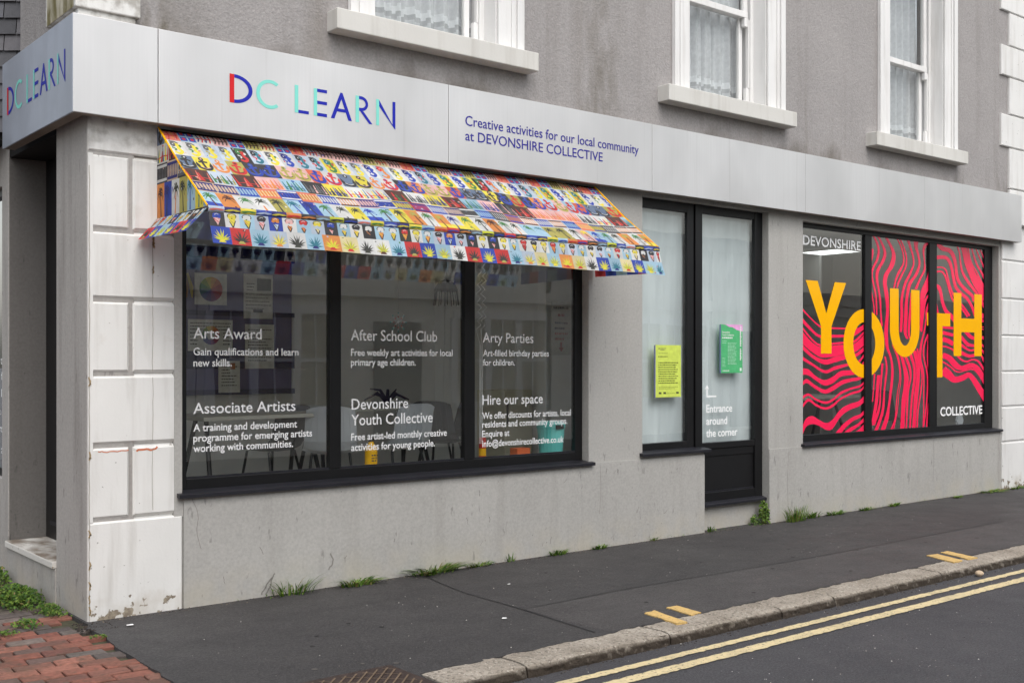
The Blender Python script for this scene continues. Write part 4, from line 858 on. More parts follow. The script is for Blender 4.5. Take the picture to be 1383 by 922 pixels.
for b, x0, x1, zb, cap in TS: put_text(mb, b, x0, x1, zb, cap, lambda a, c: (a, -.1318, c), 0, None, .006)
mb.build('lettering', M['sign_text'], S)
# ------------------------------------------------------------------ patterned awning
AW = thing('awning', 'multicoloured patterned canvas awning with palm tree, anchor and ice cream tiles over the big window', 'awning', (2.3, 0, 2.3))
WH = C(240, 240, 238); LB = C(178, 216, 238); PB = C(208, 222, 240); YE = C(250, 232, 70); OR = C(240, 150, 70); RO = C(232, 106, 62); BL = C(34, 72, 190); NB = C(30, 34, 130)
BK = C(48, 46, 50); DG = C(58, 62, 48); RD = C(226, 48, 46); PK = C(250, 200, 196); SA = C(240, 128, 112); OL = C(196, 186, 92); CR = C(244, 230, 176); TE = C(40, 130, 150); GR = C(70, 140, 70); BR = C(92, 46, 34); GB = C(110, 130, 160); BE = C(236, 206, 176); GY = C(110, 110, 112); YG = C(220, 226, 40)
_soft = lambda c, k=.11: tuple(x * (1 - k) + .55 * k for x in c)
WH, LB, PB, YE, OR, RO, BL, NB, BK, DG, RD, PK, SA, OL, CR, TE, GR, BR, GB, BE, GY, YG = [_soft(c) for c in (WH, LB, PB, YE, OR, RO, BL, NB, BK, DG, RD, PK, SA, OL, CR, TE, GR, BR, GB, BE, GY, YG)]
def clip(poly, hp):
    """clip a 2D polygon by half planes (a,b,c): a*x+b*y+c >= 0"""
    for a, b, c in hp:
        out = []
        for i in range(len(poly)):
            p, q = poly[i], poly[(i + 1) % len(poly)]; dp, dq = a * p[0] + b * p[1] + c, a * q[0] + b * q[1] + c
            if dp >= 0: out.append(p)
            if (dp >= 0) != (dq >= 0):
                t = dp / (dp - dq); out.append((p[0] + (q[0] - p[0]) * t, p[1] + (q[1] - p[1]) * t))
        poly = out
        if len(poly) < 3: return []
    return poly
class Cloth:
    """tiles drawn as thin coloured faces lying on a surface f(s, t, lift)"""
    def __init__(s, f, hp=()): s.f = f; s.hp = hp; s.mb = MB()
    def p(s, pts, lift, col):
        if s.hp: pts = clip(pts, s.hp)
        if len(pts) >= 3: s.mb.poly([s.f(a, b, lift) for a, b in pts], 0, col)
R = random.Random(21)
class Tile:
    def __init__(s, cl, x0, x1, t0, t1, bg):
        s.cl, s.x0, s.x1, s.t0, s.t1 = cl, x0, x1, t0, t1; s.k = 0
        n = max(1, int((x1 - x0) / .06))
        v_ = R.uniform(.86, 1.08); bg = tuple(q * v_ for q in bg)
        for i in range(n):
            a, b = x0 + (x1 - x0) * i / n, x0 + (x1 - x0) * (i + 1) / n
            cl.p([(a, t0), (b, t0), (b, t1), (a, t1)], 0, bg)
        for i in range(R.randrange(2, 6)):                           # brush flecks
            u, v = R.uniform(.05, .9), R.uniform(.05, .9); e = R.uniform(.04, .16); w_ = R.uniform(.03, .07); c_ = R.choice([WH, BK, LB, YE, RD, BL, OR, GR, PK, GY])
            s.poly([(u, v), (u + e, v + R.uniform(-.1, .1)), (u + e, v + w_), (u + e * .3, v + w_ * 1.6)], c_, .4)
    def m(s, u, v): return (s.x0 + (s.x1 - s.x0) * u, s.t1 + (s.t0 - s.t1) * v)
    def poly(s, pts, col, lift=1):
        s.k += 1; s.cl.p([s.m(min(max(u, .01), .99), min(max(v, .01), .99)) for u, v in pts], .0009 * lift + .00002 * s.k, col)
    def stroke(s, pts, w, col, lift=1):
        P = crom(pts, 4)
        L, R_ = [], []
        for i, (a, b) in enumerate(P):
            q, r = P[max(i - 1, 0)], P[min(i + 1, len(P) - 1)]; dx, dy = r[0] - q[0], r[1] - q[1]; n = math.hypot(dx, dy) or 1
            ww = (w[0] + (w[1] - w[0]) * i / (len(P) - 1)) if isinstance(w, tuple) else w
            L.append((a - dy / n * ww / 2, b + dx / n * ww / 2)); R_.append((a + dy / n * ww / 2, b - dx / n * ww / 2))
        s.k += 1
        for i in range(len(P) - 1): s.cl.p([s.m(*[min(max(z, .01), .99) for z in q]) for q in (L[i], L[i + 1], R_[i + 1], R_[i])], .0009 * lift + .00002 * s.k, col)
    def disc(s, u, v, r, col, lift=1, ry=None): s.poly([(u + r * math.cos(6.283 * k / 12), v + (ry or r) * math.sin(6.283 * k / 12)) for k in range(12)], col, lift)
def palm(t, leaf, trunk, ground=None):
    if ground: t.poly([(0, 0), (1, 0), (1, .28), (0, .34)], ground, .5)
    x = R.uniform(.4, .62); lean = R.uniform(-.12, .16)
    t.stroke([(x + lean, .02), (x + lean * .5, .3), (x, .66)], (.13, .06), trunk, 1)
    for a in range(-40, 240, 32):
        b = a + R.uniform(-10, 10); r = R.uniform(.34, .46)
        e = (x + r * math.cos(rad(b)), .68 + r * .62 * math.sin(rad(b)) - .08)
        t.stroke([(x, .68), (x + .5 * r * math.cos(rad(b)), .74 + .42 * r * math.sin(rad(b))), e], (.075, .02), leaf, 1.6)
def agave(t, leaf, leaf2, base):
    for i, a in enumerate(range(8, 173, 20)):
        b = a + R.uniform(-6, 6); r = .46 + .12 * math.sin(rad(a)) + R.uniform(-.05, .05)
        c, s_ = math.cos(rad(b)), math.sin(rad(b)); w = .042
        t.poly([(.5 - s_ * w, .2 + c * w), (.5 + c * r * .5 - s_ * w * .9, .2 + s_ * r * .62 + c * w), (.5 + c * r * .95, .2 + s_ * r * 1.15), (.5 + c * r * .5 + s_ * w * .9, .2 + s_ * r * .62 - c * w), (.5 + s_ * w, .2 - c * w)], leaf if i % 2 else leaf2, 1 + .1 * i)
    t.poly([(.3, .08), (.7, .08), (.58, .24), (.42, .24)], base, 2)
def anchor(t, col, dot):
    j = R.uniform(-.08, .08)
    t.stroke([(.5 + j, .78), (.48, .5), (.5 - j, .2)], .15, col); t.stroke([(.24, .62 + j), (.5, .66), (.78, .62 - j)], .12, col)
    t.stroke([(.08, .46), (.18, .22), (.5, .1), (.82, .2), (.94, .48)], .19, col, 1.3); t.disc(.5 + j, .84, .15, col, 1.3, .13); t.disc(.5 + j, .84, .06, dot, 1.8, .05)
    t.poly([(.0, .42), (.26, .34), (.08, .62)], col, 1.4); t.poly([(.99, .44), (.76, .34), (.94, .64)], col, 1.4)
    t.stroke([(.2, .26), (.5, .15), (.8, .25)], .04, dot, 1.9)
def swirl(t, a, b, c):
    t.stroke([(.34, .72), (.66, .66), (.56, .44), (.72, .28), (.5, .1), (.24, .2)], (.24, .14), a, 1.2)
    t.disc(.34, .72, .16, b, 1.8); t.stroke([(.2, .9), (.5, .9), (.7, .8)], .08, b, 1.9); t.stroke([(.2, .5), (.4, .4), (.3, .3)], .08, c, 1.9); t.disc(.74, .62, .08, c, 2); t.disc(.36, .74, .04, WH, 2.4)
def pier(t, a, b, c):
    for k, (u, w) in enumerate(((.1, .1), (.26, .14), (.44, .1), (.58, .14), (.76, .1), (.88, .08))):
        h = R.uniform(.62, .9); s_ = R.uniform(-.07, .07)
        t.poly([(u - w * .5, .08), (u + w * .6, .08), (u + w * .2 + s_, h), (u - w * .1 + s_, h)], (a, b, c)[k % 3], 1)
    t.stroke([(.05, .3), (.4, .36), (.95, .28)], .05, a, 1.5)
def balus(t, rail, post):
    t.poly([(.03, .78), (.97, .78), (.97, .92), (.03, .92)], rail); t.poly([(.03, .08), (.97, .08), (.97, .22), (.03, .22)], rail)
    for k in range(6):
        u = .1 + k * .155; t.poly([(u, .22), (u + .07, .22), (u + .055, .5), (u + .07, .78), (u, .78), (u + .018, .5)], post, 1.3)
def flag(t, a, b):
    for u, v in ((.05, .08), (.55, .08), (.05, .56), (.55, .56)):
        t.poly([(u, v), (u + .4, v), (u + .4, v + .36), (u, v + .36)], a); t.poly([(u + .1, v + .08), (u + .3, v + .08), (u + .3, v + .28), (u + .1, v + .28)], b, 1.5)
def scrib(t, a, b):
    for k in range(4): t.stroke([(.08 + .24 * k, .15), (.2 + .22 * k, .5), (.1 + .24 * k, .86)], .08, a if k % 2 else b, 1.2)
    t.stroke([(.06, .5), (.5, .46), (.94, .52)], .07, a, 1.5)
def cone(t, sc, cn, ln):
    j = R.uniform(-.05, .05)
    t.poly([(.16, .68), (.84, .68), (.56 + j, .01), (.46 + j, .01)], BK, 1); t.poly([(.24, .65), (.76, .65), (.51 + j, .08)], cn, 1.4)
    t.stroke([(.34, .36), (.66, .56)], .045, ln, 1.7); t.stroke([(.3, .55), (.58, .3)], .045, ln, 1.8)
    t.disc(.5, .79, .33, BK, 1.9, .19); t.disc(.5, .80, .27, sc, 2.3, .145); t.disc(.32, .67, .12, sc, 2.35, .08); t.disc(.64, .66, .13, sc, 2.36, .08); t.stroke([(.36, .8), (.5, .88), (.62, .83)], .04, WH, 2.6)
PALM = [(LB, GR, BR, BL), (OR, BR, BR, 0), (BL, NB, BK, 0), (WH, DG, OR, 0), (OL, DG, BK, 0), (LB, TE, BL, 0), (YE, GR, TE, 0), (LB, GR, BR, 0), (WH, DG, BK, 0), (PK, YE, BR, 0), (LB, BL, NB, BL), (LB, GR, DG, 0), (YE, DG, BK, 0), (OR, OL, BR, 0), (WH, GR, GY, 0), (OR, OL, BR, YE), (WH, NB, NB, YE), (YE, GR, OL, 0)]
AGAVE = [(BL, YE, YG, YE), (RD, DG, BK, OL), (LB, TE, TE, NB), (PB, OL, YE, OR), (WH, DG, BK, DG), (CR, OL, YG, RD), (OR, YG, YE, RD), (CR, OL, YG, RD), (WH, DG, BK, DG), (WH, YG, OL, BR), (LB, TE, TE, NB), (RD, DG, BK, OL), (BL, YE, YG, YE), (LB, OL, YG, YE), (BL, YE, YE, YG), (RD, DG, BK, OL)]
CONE = [(DG, RD, OR, RD), (WH, YE, YE, OL), (LB, WH, YE, OR), (WH, RD, RD, BR), (BL, OR, PB, BK), (WH, PK, OR, BR), (LB, RD, OR, RD), (PB, YE, CR, OL), (BK, BL, PK, RD), (LB, WH, YE, OR), (WH, BK, YE, OR), (BK, WH, BK, OR), (LB, WH, OR, YE), (WH, RD, RD, BR), (DG, RD, OR, YE), (WH, YE, CR, OL), (LB, WH, OR, YE), (PB, BK, PK, RD), (BL, OR, PB, BK), (PB, BK, PK, RD), (DG, RD, OR, YE), (WH, YE, CR, OL)]
ANCH = [(GB, BK, WH), (YE, BK, PK), (PB, OR, WH), (OL, RD, BK), (BK, BL, GB), (OR, BL, RD), (LB, RD, BK), (PK, OL, DG), (RO, BL, NB), (WH, RD, BL)]
SWIR = [(BK, RD, OR, LB), (YE, GR, TE, RD), (WH, BL, BL, NB), (PB, YE, GY, OL), (BK, RD, GR, WH), (PB, OR, RD, LB), (WH, YE, GY, GR), (WH, BL, NB, BL), (PB, TE, BK, RD)]
PIER = [(WH, BK, GY, BK), (WH, RD, YE, TE), (BR, RD, BK, SA), (LB, TE, GR, GB), (PK, NB, BL, GY), (BK, GY, GY, PK), (YE, NB, BK, BL), (PK, OR, SA, OR), (PB, GR, DG, OL), (BR, DG, RD, GR)]
BALU = [(BE, NB, NB), (BK, WH, GY), (LB, BL, BL), (OR, SA, CR), (BL, WH, NB), (OR, BL, BL), (WH, BL, BL), (WH, BR, OR), (PK, NB, NB), (BK, GY, WH), (YE, BL, NB), (RD, NB, BL), (WH, BK, OR)]
FLAG = [(SA, 's', RD, OR), (LB, 'f', BL, RD), (WH, 's', RD, NB), (PK, 's', BR, BK), (LB, 'f', BL, RD), (OL, 's', BR, BK), (CR, 's', RD, BR), (BK, 's', SA, WH)]
AX0, AX1 = .432, 4.222; AY, AZ0, AZ1 = -.762, 3.078, 2.508
FR = [0, .13, .317, .492, .659, .797, 1.0]
def canopy_f(s_, t, l):
    sag = math.sin(math.pi * t) * (.016 + .007 * math.sin(s_ * 2.3)) + .0045 * math.sin(s_ * 8 + t * 3) * (.3 + t) + .004 * math.sin(s_ * 3.1 + 5 * t)
    return (s_, -.02 + (AY + .02) * t - l * .6, AZ0 + (AZ1 - AZ0) * t - sag + l * .8)
def row(cl, fn, seq, t0, t1, w, x0=AX0, x1=AX1, off=0):
    x = x0; k = off
    while x < x1 - .01:
        e = min(x + w * R.uniform(.96, 1.04), x1)
        if x1 - e < w * .3: e = x1
        q = seq[k % len(seq)] if R.random() < .72 else R.choice(seq)
        fn(cl, x, e, t0, t1, q); x = e; k += 1
cl = Cloth(canopy_f)
row(cl, lambda c, a, b, u, v, q: (flag if q[1] == 'f' else scrib)(Tile(c, a, b, u, v, q[0]), q[2], q[3]), FLAG, FR[0], FR[1], .112)
row(cl, lambda c, a, b, u, v, q: swirl(Tile(c, a, b, u, v, q[0]), *q[1:]), SWIR, FR[1], FR[2], .110)
row(cl, lambda c, a, b, u, v, q: anchor(Tile(c, a, b, u, v, q[0]), *q[1:]), ANCH, FR[2], FR[3], .114)
row(cl, lambda c, a, b, u, v, q: pier(Tile(c, a, b, u, v, q[0]), *q[1:]), PIER, FR[3], FR[4], .162)
row(cl, lambda c, a, b, u, v, q: balus(Tile(c, a, b, u, v, q[0]), *q[1:]), BALU, FR[4], FR[5], .142)
row(cl, lambda c, a, b, u, v, q: palm(Tile(c, a, b, u, v, q[0]), q[1], q[2], q[3] or None), PALM, FR[5], FR[6], .112)
cl.mb.build('canopy', M['canvas'], AW)
# front rail wrapped in canvas
def rail_f(s_, t, l): a = rad(60 - 150 * t); return (s_, AY - (.014 + l) * math.cos(a) - .004, AZ1 - .016 + (.020 + l) * math.sin(a))
cl = Cloth(rail_f); seq = [(BL, PB), (NB, YE), (YE, GR), (LB, BL), (OR, RD), (RD, BL), (BK, OR), (GY, LB), (YG, BK), (BK, BL), (PB, SA), (DG, YE)]
def band(c, a, b, u, v, q):
    for i in range(3):
        t = Tile(c, a, b, u + (v - u) * i / 3, u + (v - u) * (i + 1) / 3, q[0])
        if i == 1: t.stroke([(.1, .2), (.5, .8), (.9, .4)], .4, q[1])
row(cl, band, seq, 0, 1, .1)
cl.mb.build('front_rail', M['canvas'], AW)
# valance, hanging and blown outwards a little
def val_f(s_, t, l):
    return (s_, AY - .012 - .066 * t ** 1.2 - l - .006 * math.sin(s_ * 5.2) * t, AZ1 - .034 - .19 * t + .003 * math.sin(s_ * 7) * t)
cl = Cloth(val_f)
row(cl, lambda c, a, b, u, v, q: cone(Tile(c, a, b, u, v, q[0]), *q[1:]), CONE, 0, .46, .0935)
row(cl, lambda c, a, b, u, v, q: agave(Tile(c, a, b, u, v, q[0]), *q[1:]), AGAVE, .46, 1, .122)
cl.mb.build('valance', M['canvas'], AW)
# side cheeks (triangles) and side valances
for X, nm in ((AX0, -1), (AX1, 1)):
    ln = (AZ1 - AZ0) / (AY + .02)
    hp = [(-ln, -1, AZ0 + .02 * -ln * -1 * 0 + ln * -.02 * 0 + (AZ0 - 0) - ln * .02 + 0)]      # below the sloping edge
    hp = [(ln * 1.0, -1.0, AZ0 + ln * .02), (0, 1, -2.505), (1, 0, -AY), (-1, 0, -.004)]
    def side_f(s_, t, l, X=X, nm=nm): return (X + nm * (.002 + l), s_, t)
    cl = Cloth(side_f, hp)
    def rowy(fn, seq, z0, z1, w, k):
        y_ = -.004
        ys = [-.004 - w * i for i in range(int(.8 / w) + 1)]
        for i, a in enumerate(ys): fn(cl, a - w, a, z1, z0, seq[(k + i) % len(seq)])
    rowy(lambda c, a, b, u, v, q: palm(Tile(c, a, b, u, v, q[0]), q[1], q[2], q[3] or None), PALM[1:6] + PALM[6:], 2.505, 2.72, .118, 0)
    rowy(lambda c, a, b, u, v, q: balus(Tile(c, a, b, u, v, q[0]), *q[1:]), [BALU[1], BALU[0], BALU[9]], 2.72, 2.845, .165, 0)
    rowy(lambda c, a, b, u, v, q: pier(Tile(c, a, b, u, v, q[0]), *q[1:]), [PIER[1], PIER[2]], 2.845, 2.965, .19, 0)
    rowy(lambda c, a, b, u, v, q: swirl(Tile(c, a, b, u, v, q[0]), *q[1:]), [(GB, BK, GY, WH), (YE, BK, OR, RD)], 2.965, 3.12, .12, 0)
    cl.mb.build('side_panel', M['canvas'], AW)
    fl = .13 if nm < 0 else .008
    def sv_f(s_, t, l, X=X, nm=nm, fl=fl): return (X + nm * (.003 + fl * t * (1 - .05 * s_)) + nm * l * .5, s_ - .02 * t, 2.507 + .012 * s_ / AY * -1 - (.145 if nm < 0 else .19) * t + l * .6)
    cl = Cloth(sv_f)
    k = 0; y_ = -.004
    while y_ > AY + .03:
        e = max(y_ - .1, AY); q = CONE[(k + 5) % len(CONE)]; cone(Tile(cl, e, y_, 0, .46, q[0]), *q[1:]); y_ = e; k += 1
    k = 0; y_ = -.004
    while y_ > AY + .03:
        e = max(y_ - .127, AY); q = AGAVE[(k + 11) % len(AGAVE)]; agave(Tile(cl, e, y_, .46, 1, q[0]), *q[1:]); y_ = e; k += 1
    cl.mb.build('side_valance', M['canvas'], AW)
    g = MB(); g.tube([(X, -.02, AZ0 + .004), (X, AY * .5, (AZ0 + AZ1) / 2 - .004), (X, AY, AZ1 + .002)], .006); g.build('piping', M['vinyl_yellow'], AW)
g = MB(); g.tube([(AX0 + .01, AY + .006, AZ1 - .016), (AX1 - .01, AY + .006, AZ1 - .016)], .012)
for X in (AX0 + .03, AX1 - .03): g.tube([(X, -.01, 2.54), (X, AY + .02, AZ1 - .016)], .011)
g.tube([(AX0, -.02, 3.06), (AX1, -.02, 3.06)], .018); g.build('awning_frame', M['steel_dark'], AW)

# ------------------------------------------------------------------ posters on the glazed door and side light
def lines(mb, x0, x1, z, n, dz, h, col, yy, ragged=.3, rnd=random.Random(3)):
    for i in range(n):
        e = x1 - (x1 - x0) * (rnd.uniform(0, ragged) if i % 3 else 0); x = x0
        while x < e:
            w = rnd.uniform(.008, .03); w = min(w, e - x)
            if w > .004: mb.poly([(x, yy, z - i * dz), (x + w, yy, z - i * dz), (x + w, yy, z - i * dz + h * rnd.uniform(.7, 1)), (x, yy, z - i * dz + h * rnd.uniform(.7, 1))], 0, col)
            x += w + .005
p = thing('poster', 'lime yellow printed notice with black text mounted on the tall side light glass', 'poster', (5.23, .07, 1.27))
g = MB(); g.box(5.065, 5.40, .066, .078, 1.275, 1.75, 0, C(208, 224, 98)); g.box(5.055, 5.065, .0664, .0776, 1.272, 1.748, 0, C(120, 124, 160)); g.build('board', M['print'], p)
g = MB(); yy = .0653; dk = C(60, 66, 30)
g.poly([(5.10, yy, 1.712), (5.118, yy, 1.712), (5.109, yy, 1.728)], 0, BK); lines(g, 5.125, 5.20, 1.716, 2, .012, .006, BK, yy, .3)
lines(g, 5.10, 5.22, 1.672, 1, .012, .006, C(150, 164, 80), yy); [g.poly([(5.10 + .018 * k, yy, 1.638), (5.109 + .018 * k, yy, 1.638), (5.109 + .018 * k, yy, 1.65), (5.10 + .018 * k, yy, 1.65)], 0, dk) for k in range(7)]
lines(g, 5.10, 5.36, 1.585, 10, .0205, .009, dk, yy, .2); lines(g, 5.105, 5.36, 1.365, 2, .014, .005, C(120, 132, 60), yy, .2)
for x in (5.105, 5.165, 5.335): g.poly([(x, yy, 1.305), (x + .035, yy, 1.305), (x + .035, yy, 1.322), (x, yy, 1.322)], 0, C(70, 76, 50))
lines(g, 5.22, 5.32, 1.308, 1, .01, .005, C(120, 132, 60), yy); g.build('printed_text', M['print'], p)
p = thing('poster', 'green printed poster with pink top corner and white text mounted on the glazed door', 'poster', (6.13, .07, 1.48))
g = MB(); g.box(5.963, 6.28, .066, .078, 1.49, 1.955, 0, C(84, 182, 120)); g.box(5.953, 5.963, .0664, .0776, 1.488, 1.952, 0, C(104, 116, 150)); g.build('board', M['print'], p)
g = MB(); g.poly([(5.975, yy, 1.955), (6.03, yy, 1.952), (6.08, yy, 1.932), (6.13, yy, 1.93), (6.19, yy, 1.905), (6.28, yy, 1.89), (6.28, yy, 1.955)], 0, C(232, 168, 218))
yy -= .0006
for i, s_ in enumerate(('Devonshire', 'Youth Collective')): put_text(g, s_, 5.978, (6.09, 6.15, 6.13)[i], 1.872 - i * .026, .018, lambda a, b: (a, yy, b), 0, WH, .01)
lines(g, 5.978, 6.13, 1.82, 1, .02, .015, WH, yy, .0)
lines(g, 5.978, 6.05, 1.795, 2, .018, .005, C(190, 226, 200), yy); lines(g, 6.06, 6.19, 1.775, 16, .0135, .007, C(170, 222, 188), yy, .2); lines(g, 5.98, 6.03, 1.63, 7, .013, .005, C(170, 222, 188), yy, .3)
lines(g, 5.985, 6.08, 1.508, 1, .01, .009, WH, yy)
[g.poly([(6.24, yy, 1.94 - .0165 * k - .013), (6.262 - .006 * (k % 3 == 1), yy, 1.94 - .0165 * k - .013), (6.262 - .006 * (k % 2), yy, 1.94 - .0165 * k), (6.24, yy, 1.94 - .0165 * k)], 0, WH) for k in range(20) if k != 12]; g.box(6.238, 6.264, yy - .0002, yy + .0002, 1.507, 1.538, 0, C(220, 240, 228))
g.build('printed_text', M['print'], p)

# ------------------------------------------------------------------ things inside the left-hand room
FZ = .45
nb = thing('notice_board', 'large purple notice board with navy trim on the back wall behind the left pane', 'notice board', (2.3, 3.19, 1.3))
g = MB(); g.box(.9, 3.06, 3.17, 3.2, 1.31, 2.66); g.build('felt', M['board'], nb)
g = MB(); g.box(.88, 3.085, 3.15, 3.2, 2.585, 2.70); g.box(.88, 3.085, 3.15, 3.2, 1.28, 1.33); g.box(.88, 3.085, 3.155, 3.169, 1.92 + .12, 1.965 + .12); g.box(.88, 3.085, 3.155, 3.169, 1.53, 1.7); g.build('trim', M['boardedge'], nb)
g = MB(); g.box(.42, 4.84, 3.205, 4.19, .45, 3.09); g.build('board_wall', M['room_wall'], B)
PAP = C(238, 238, 232)
def wheel(g, cx, cz, r, yy):
    cs = [C(200, 60, 60), C(220, 110, 60), C(230, 160, 60), C(230, 210, 70), C(150, 180, 70), C(80, 150, 90), C(70, 130, 150), C(70, 90, 160), C(90, 70, 150), C(130, 70, 140), C(170, 60, 110), C(190, 60, 80)]
    for k in range(12):
        a, b = 6.283 * k / 12, 6.283 * (k + 1) / 12
        g.poly([(cx, yy, cz), (cx + r * math.cos(a), yy, cz + r * math.sin(a)), (cx + r * math.cos((a + b) / 2), yy, cz + r * math.sin((a + b) / 2)), (cx + r * math.cos(b), yy, cz + r * math.sin(b))], 0, cs[k])
def sheet(x0, x1, z0, z1, label, kind):
    g = MB(); g.box(x0, x1, 3.148, 3.152, z0, z1, 0, PAP); yy = 3.1465; rnd = random.Random(int(x0 * 1000))
    if kind == 'wheel': wheel(g, (x0 + x1) / 2, (z0 + z1) / 2, (x1 - x0) * .36, yy)
    elif kind == 'wheel2':
        for q in range(3): lines(g, x0 + .02, x1 - .02, z1 - .04 - q * .03, 1, .02, .01, C(90, 90, 86), yy)
        wheel(g, (x0 + x1) / 2, (z0 + z1) / 2, (x1 - x0) * .2, yy - .001); g.poly([((x0 + x1) / 2 + .045 * math.cos(k), yy - .002, (z0 + z1) / 2 + .045 * math.sin(k)) for k in range(6)], 0, PAP)
        lines(g, x0 + .02, x0 + .1, z0 + .2, 5, .035, .012, C(90, 90, 86), yy); lines(g, x1 - .1, x1 - .02, z0 + .2, 5, .035, .012, C(90, 90, 86), yy)
    elif kind == 'pic':
        g.box(x0 + .14, x1 - .02, yy - .001, yy, z1 - .16, z1 - .04, 0, C(110, 112, 110)); lines(g, x0 + .02, x1 - .02, z1 - .2, 5, .035, .008, C(120, 120, 116), yy); g.box(x0 + .1, x0 + .2, yy - .001, yy, z0 + .06, z0 + .09, 0, C(70, 70, 70)); lines(g, x0 + .03, x0 + .12, z1 - .1, 3, .03, .01, C(110, 110, 106), yy)
    else: lines(g, x0 + .03, x1 - .03, z1 - .06, int((z1 - z0 - .08) / .03), .03, .012, C(112, 112, 108), yy, .5)
    if kind == 'small': g.box(x1 - .1, x1 - .05, yy - .001, yy, z1 - .08, z1 - .02, 0, C(200, 120, 70))
    tag(g.build('pinned_sheet', M['print']), label, 'paper sheet', 'sheets pinned to the purple board')
sheet(2.03, 2.355, 2.14, 2.44, 'square white sheet with a filled colour wheel at the top of the purple board', 'wheel')
sheet(1.965, 2.415, 1.70, 2.0, 'wide white sheet with a ring shaped colour wheel, behind the Arts Award lettering', 'wheel2')
sheet(2.53, 2.84, 2.02, 2.455, 'tall white sheet with a small grey picture, upper right of the purple board', 'pic')
sheet(2.545, 2.855, 1.53, 1.965, 'tall white sheet of handwriting, lower right of the purple board', 'text')
sheet(2.27, 2.49, 1.30, 1.605, 'smallest white sheet with an orange mark at the bottom edge of the purple board', 'small')
g = MB()
for k, c_ in enumerate((C(200, 70, 50), C(220, 160, 60), C(160, 110, 60), C(200, 180, 80))): g.tube([(1.86 + k * .03, 3.13, 2.43), (1.85 + k * .045, 3.12, 2.3), (1.83 + k * .055, 3.125, 2.2)], (.012, .02, .006), 6, 0, c_)
tag(g.build('paper_tassel', M['print']), 'orange and yellow paper tassel pinned beside the colour wheel sheet', 'decoration')

def chair_proto(shell, label):
    t = thing('shell_chair', label, 'chair', (0, 0, 0), 'chairs round the indoor tables')
    prof = [(-.21, .43), (-.12, .425), (0, .42), (.1, .425), (.17, .45), (.21, .52), (.235, .62), (.26, .72), (.28, .80)]
    def sh(a, b):
        g = MB(); n = 8; rows = []
        for i in range(a, b + 1):
            y_, zz = prof[i]; wd = .22 if i < 4 else .21 - .006 * (i - 4)
            rows.append([(wd * (2 * k / n - 1), y_ - (.045 * abs(2 * k / n - 1) ** 2 if i > 3 else 0), zz + (.03 * abs(2 * k / n - 1) ** 3 if i < 5 else (-.03 * abs(2 * k / n - 1) ** 4 if i == len(prof) - 1 else 0))) for k in range(n + 1)])
        for r0, r1 in zip(rows, rows[1:]):
            for k in range(n): g.poly([r0[k], r0[k + 1], r1[k + 1], r1[k]])
        return g
    for nm, g in (('seat', sh(0, 4)), ('backrest', sh(4, 8))):
        o = g.build(nm, shell, t); so_ = o.modifiers.new('thick', 'SOLIDIFY'); so_.thickness = .012
    for sx in (-1, 1):
        for fy, ty in ((-.14, -.2), (.1, .2)):
            g = MB(); g.tube([(sx * .15, fy, .415), (sx * .2, ty, 0)], .011); g.build('leg', M['steel_dark'], t)
    return t
def place(t, x, y_, rz, label=None, first=False):
    if first: r = t
    else:
        r = t.copy(); COL.objects.link(r)
        for c in t.children:
            k = c.copy(); COL.objects.link(k); k.parent = r
    r.location = (x, y_, FZ); r.rotation_euler = (0, 0, rz)
    if label: r['label'] = label
    return r
ca = chair_proto(M['plastic_pale'], 'pale grey plastic chair with dark legs beside the mullion behind Associate Artists')
cbk = chair_proto(M['plastic_dark'], 'dark grey plastic chair behind the emerging artists lettering')
place(cbk, 2.0, 1.5, rad(200), 'dark grey plastic chair behind the emerging artists lettering'); 
place(ca, 2.25, .98, rad(150), 'pale grey plastic chair with dark legs beside the mullion behind Associate Artists')
place(ca, 2.95, 1.05, rad(185), 'pale grey plastic chair with its back to the glass behind Youth Collective')
place(cbk, 3.62, 1.35, rad(120), 'dark grey plastic chair at the right end of the table in the middle pane')
place(cbk, 3.95, 1.8, rad(215), 'dark grey plastic chair beside the cream cabinet in the right pane')
place(ca, 8.55, 1.6, rad(160), 'pale plastic chair in the youth room behind the pink swirls')
place(ca, 8.1, 1.1, rad(20), 'pale plastic chair at the bottom left of the youth window', True)
place(cbk, 10.2, 1.0, rad(100), 'dark plastic chair in the youth room behind the right-hand pane', True)
def table(x, y_, rz, L, Wd, label):
    t = thing('table', label, 'table', (0, 0, 0), 'indoor tables')
    g = MB(); g.box(-L / 2, L / 2, -Wd / 2, Wd / 2, .715, .745); g.build('tabletop', M['tabletop'], t, bevel=.004)
    for sx in (-1, 1):
        for sy in (-1, 1):
            g = MB(); g.tube([(sx * (L / 2 - .16), sy * .08, .714), (sx * (L / 2 - .1), sy * (Wd / 2 - .06), 0)], .018); g.build('leg', M['steel_dark'], t)
    t.location = (x, y_, FZ); t.rotation_euler = (0, 0, rz); return t
table(1.65, 1.15, rad(4), 1.2, .7, 'pale topped table with dark splayed legs behind the left window pane')
table(3.05, 1.75, rad(-3), 1.3, .7, 'pale topped table behind the middle window pane')
table(8.7, 1.1, rad(8), 1.4, .7, 'pale topped table in the youth room behind the swirls')
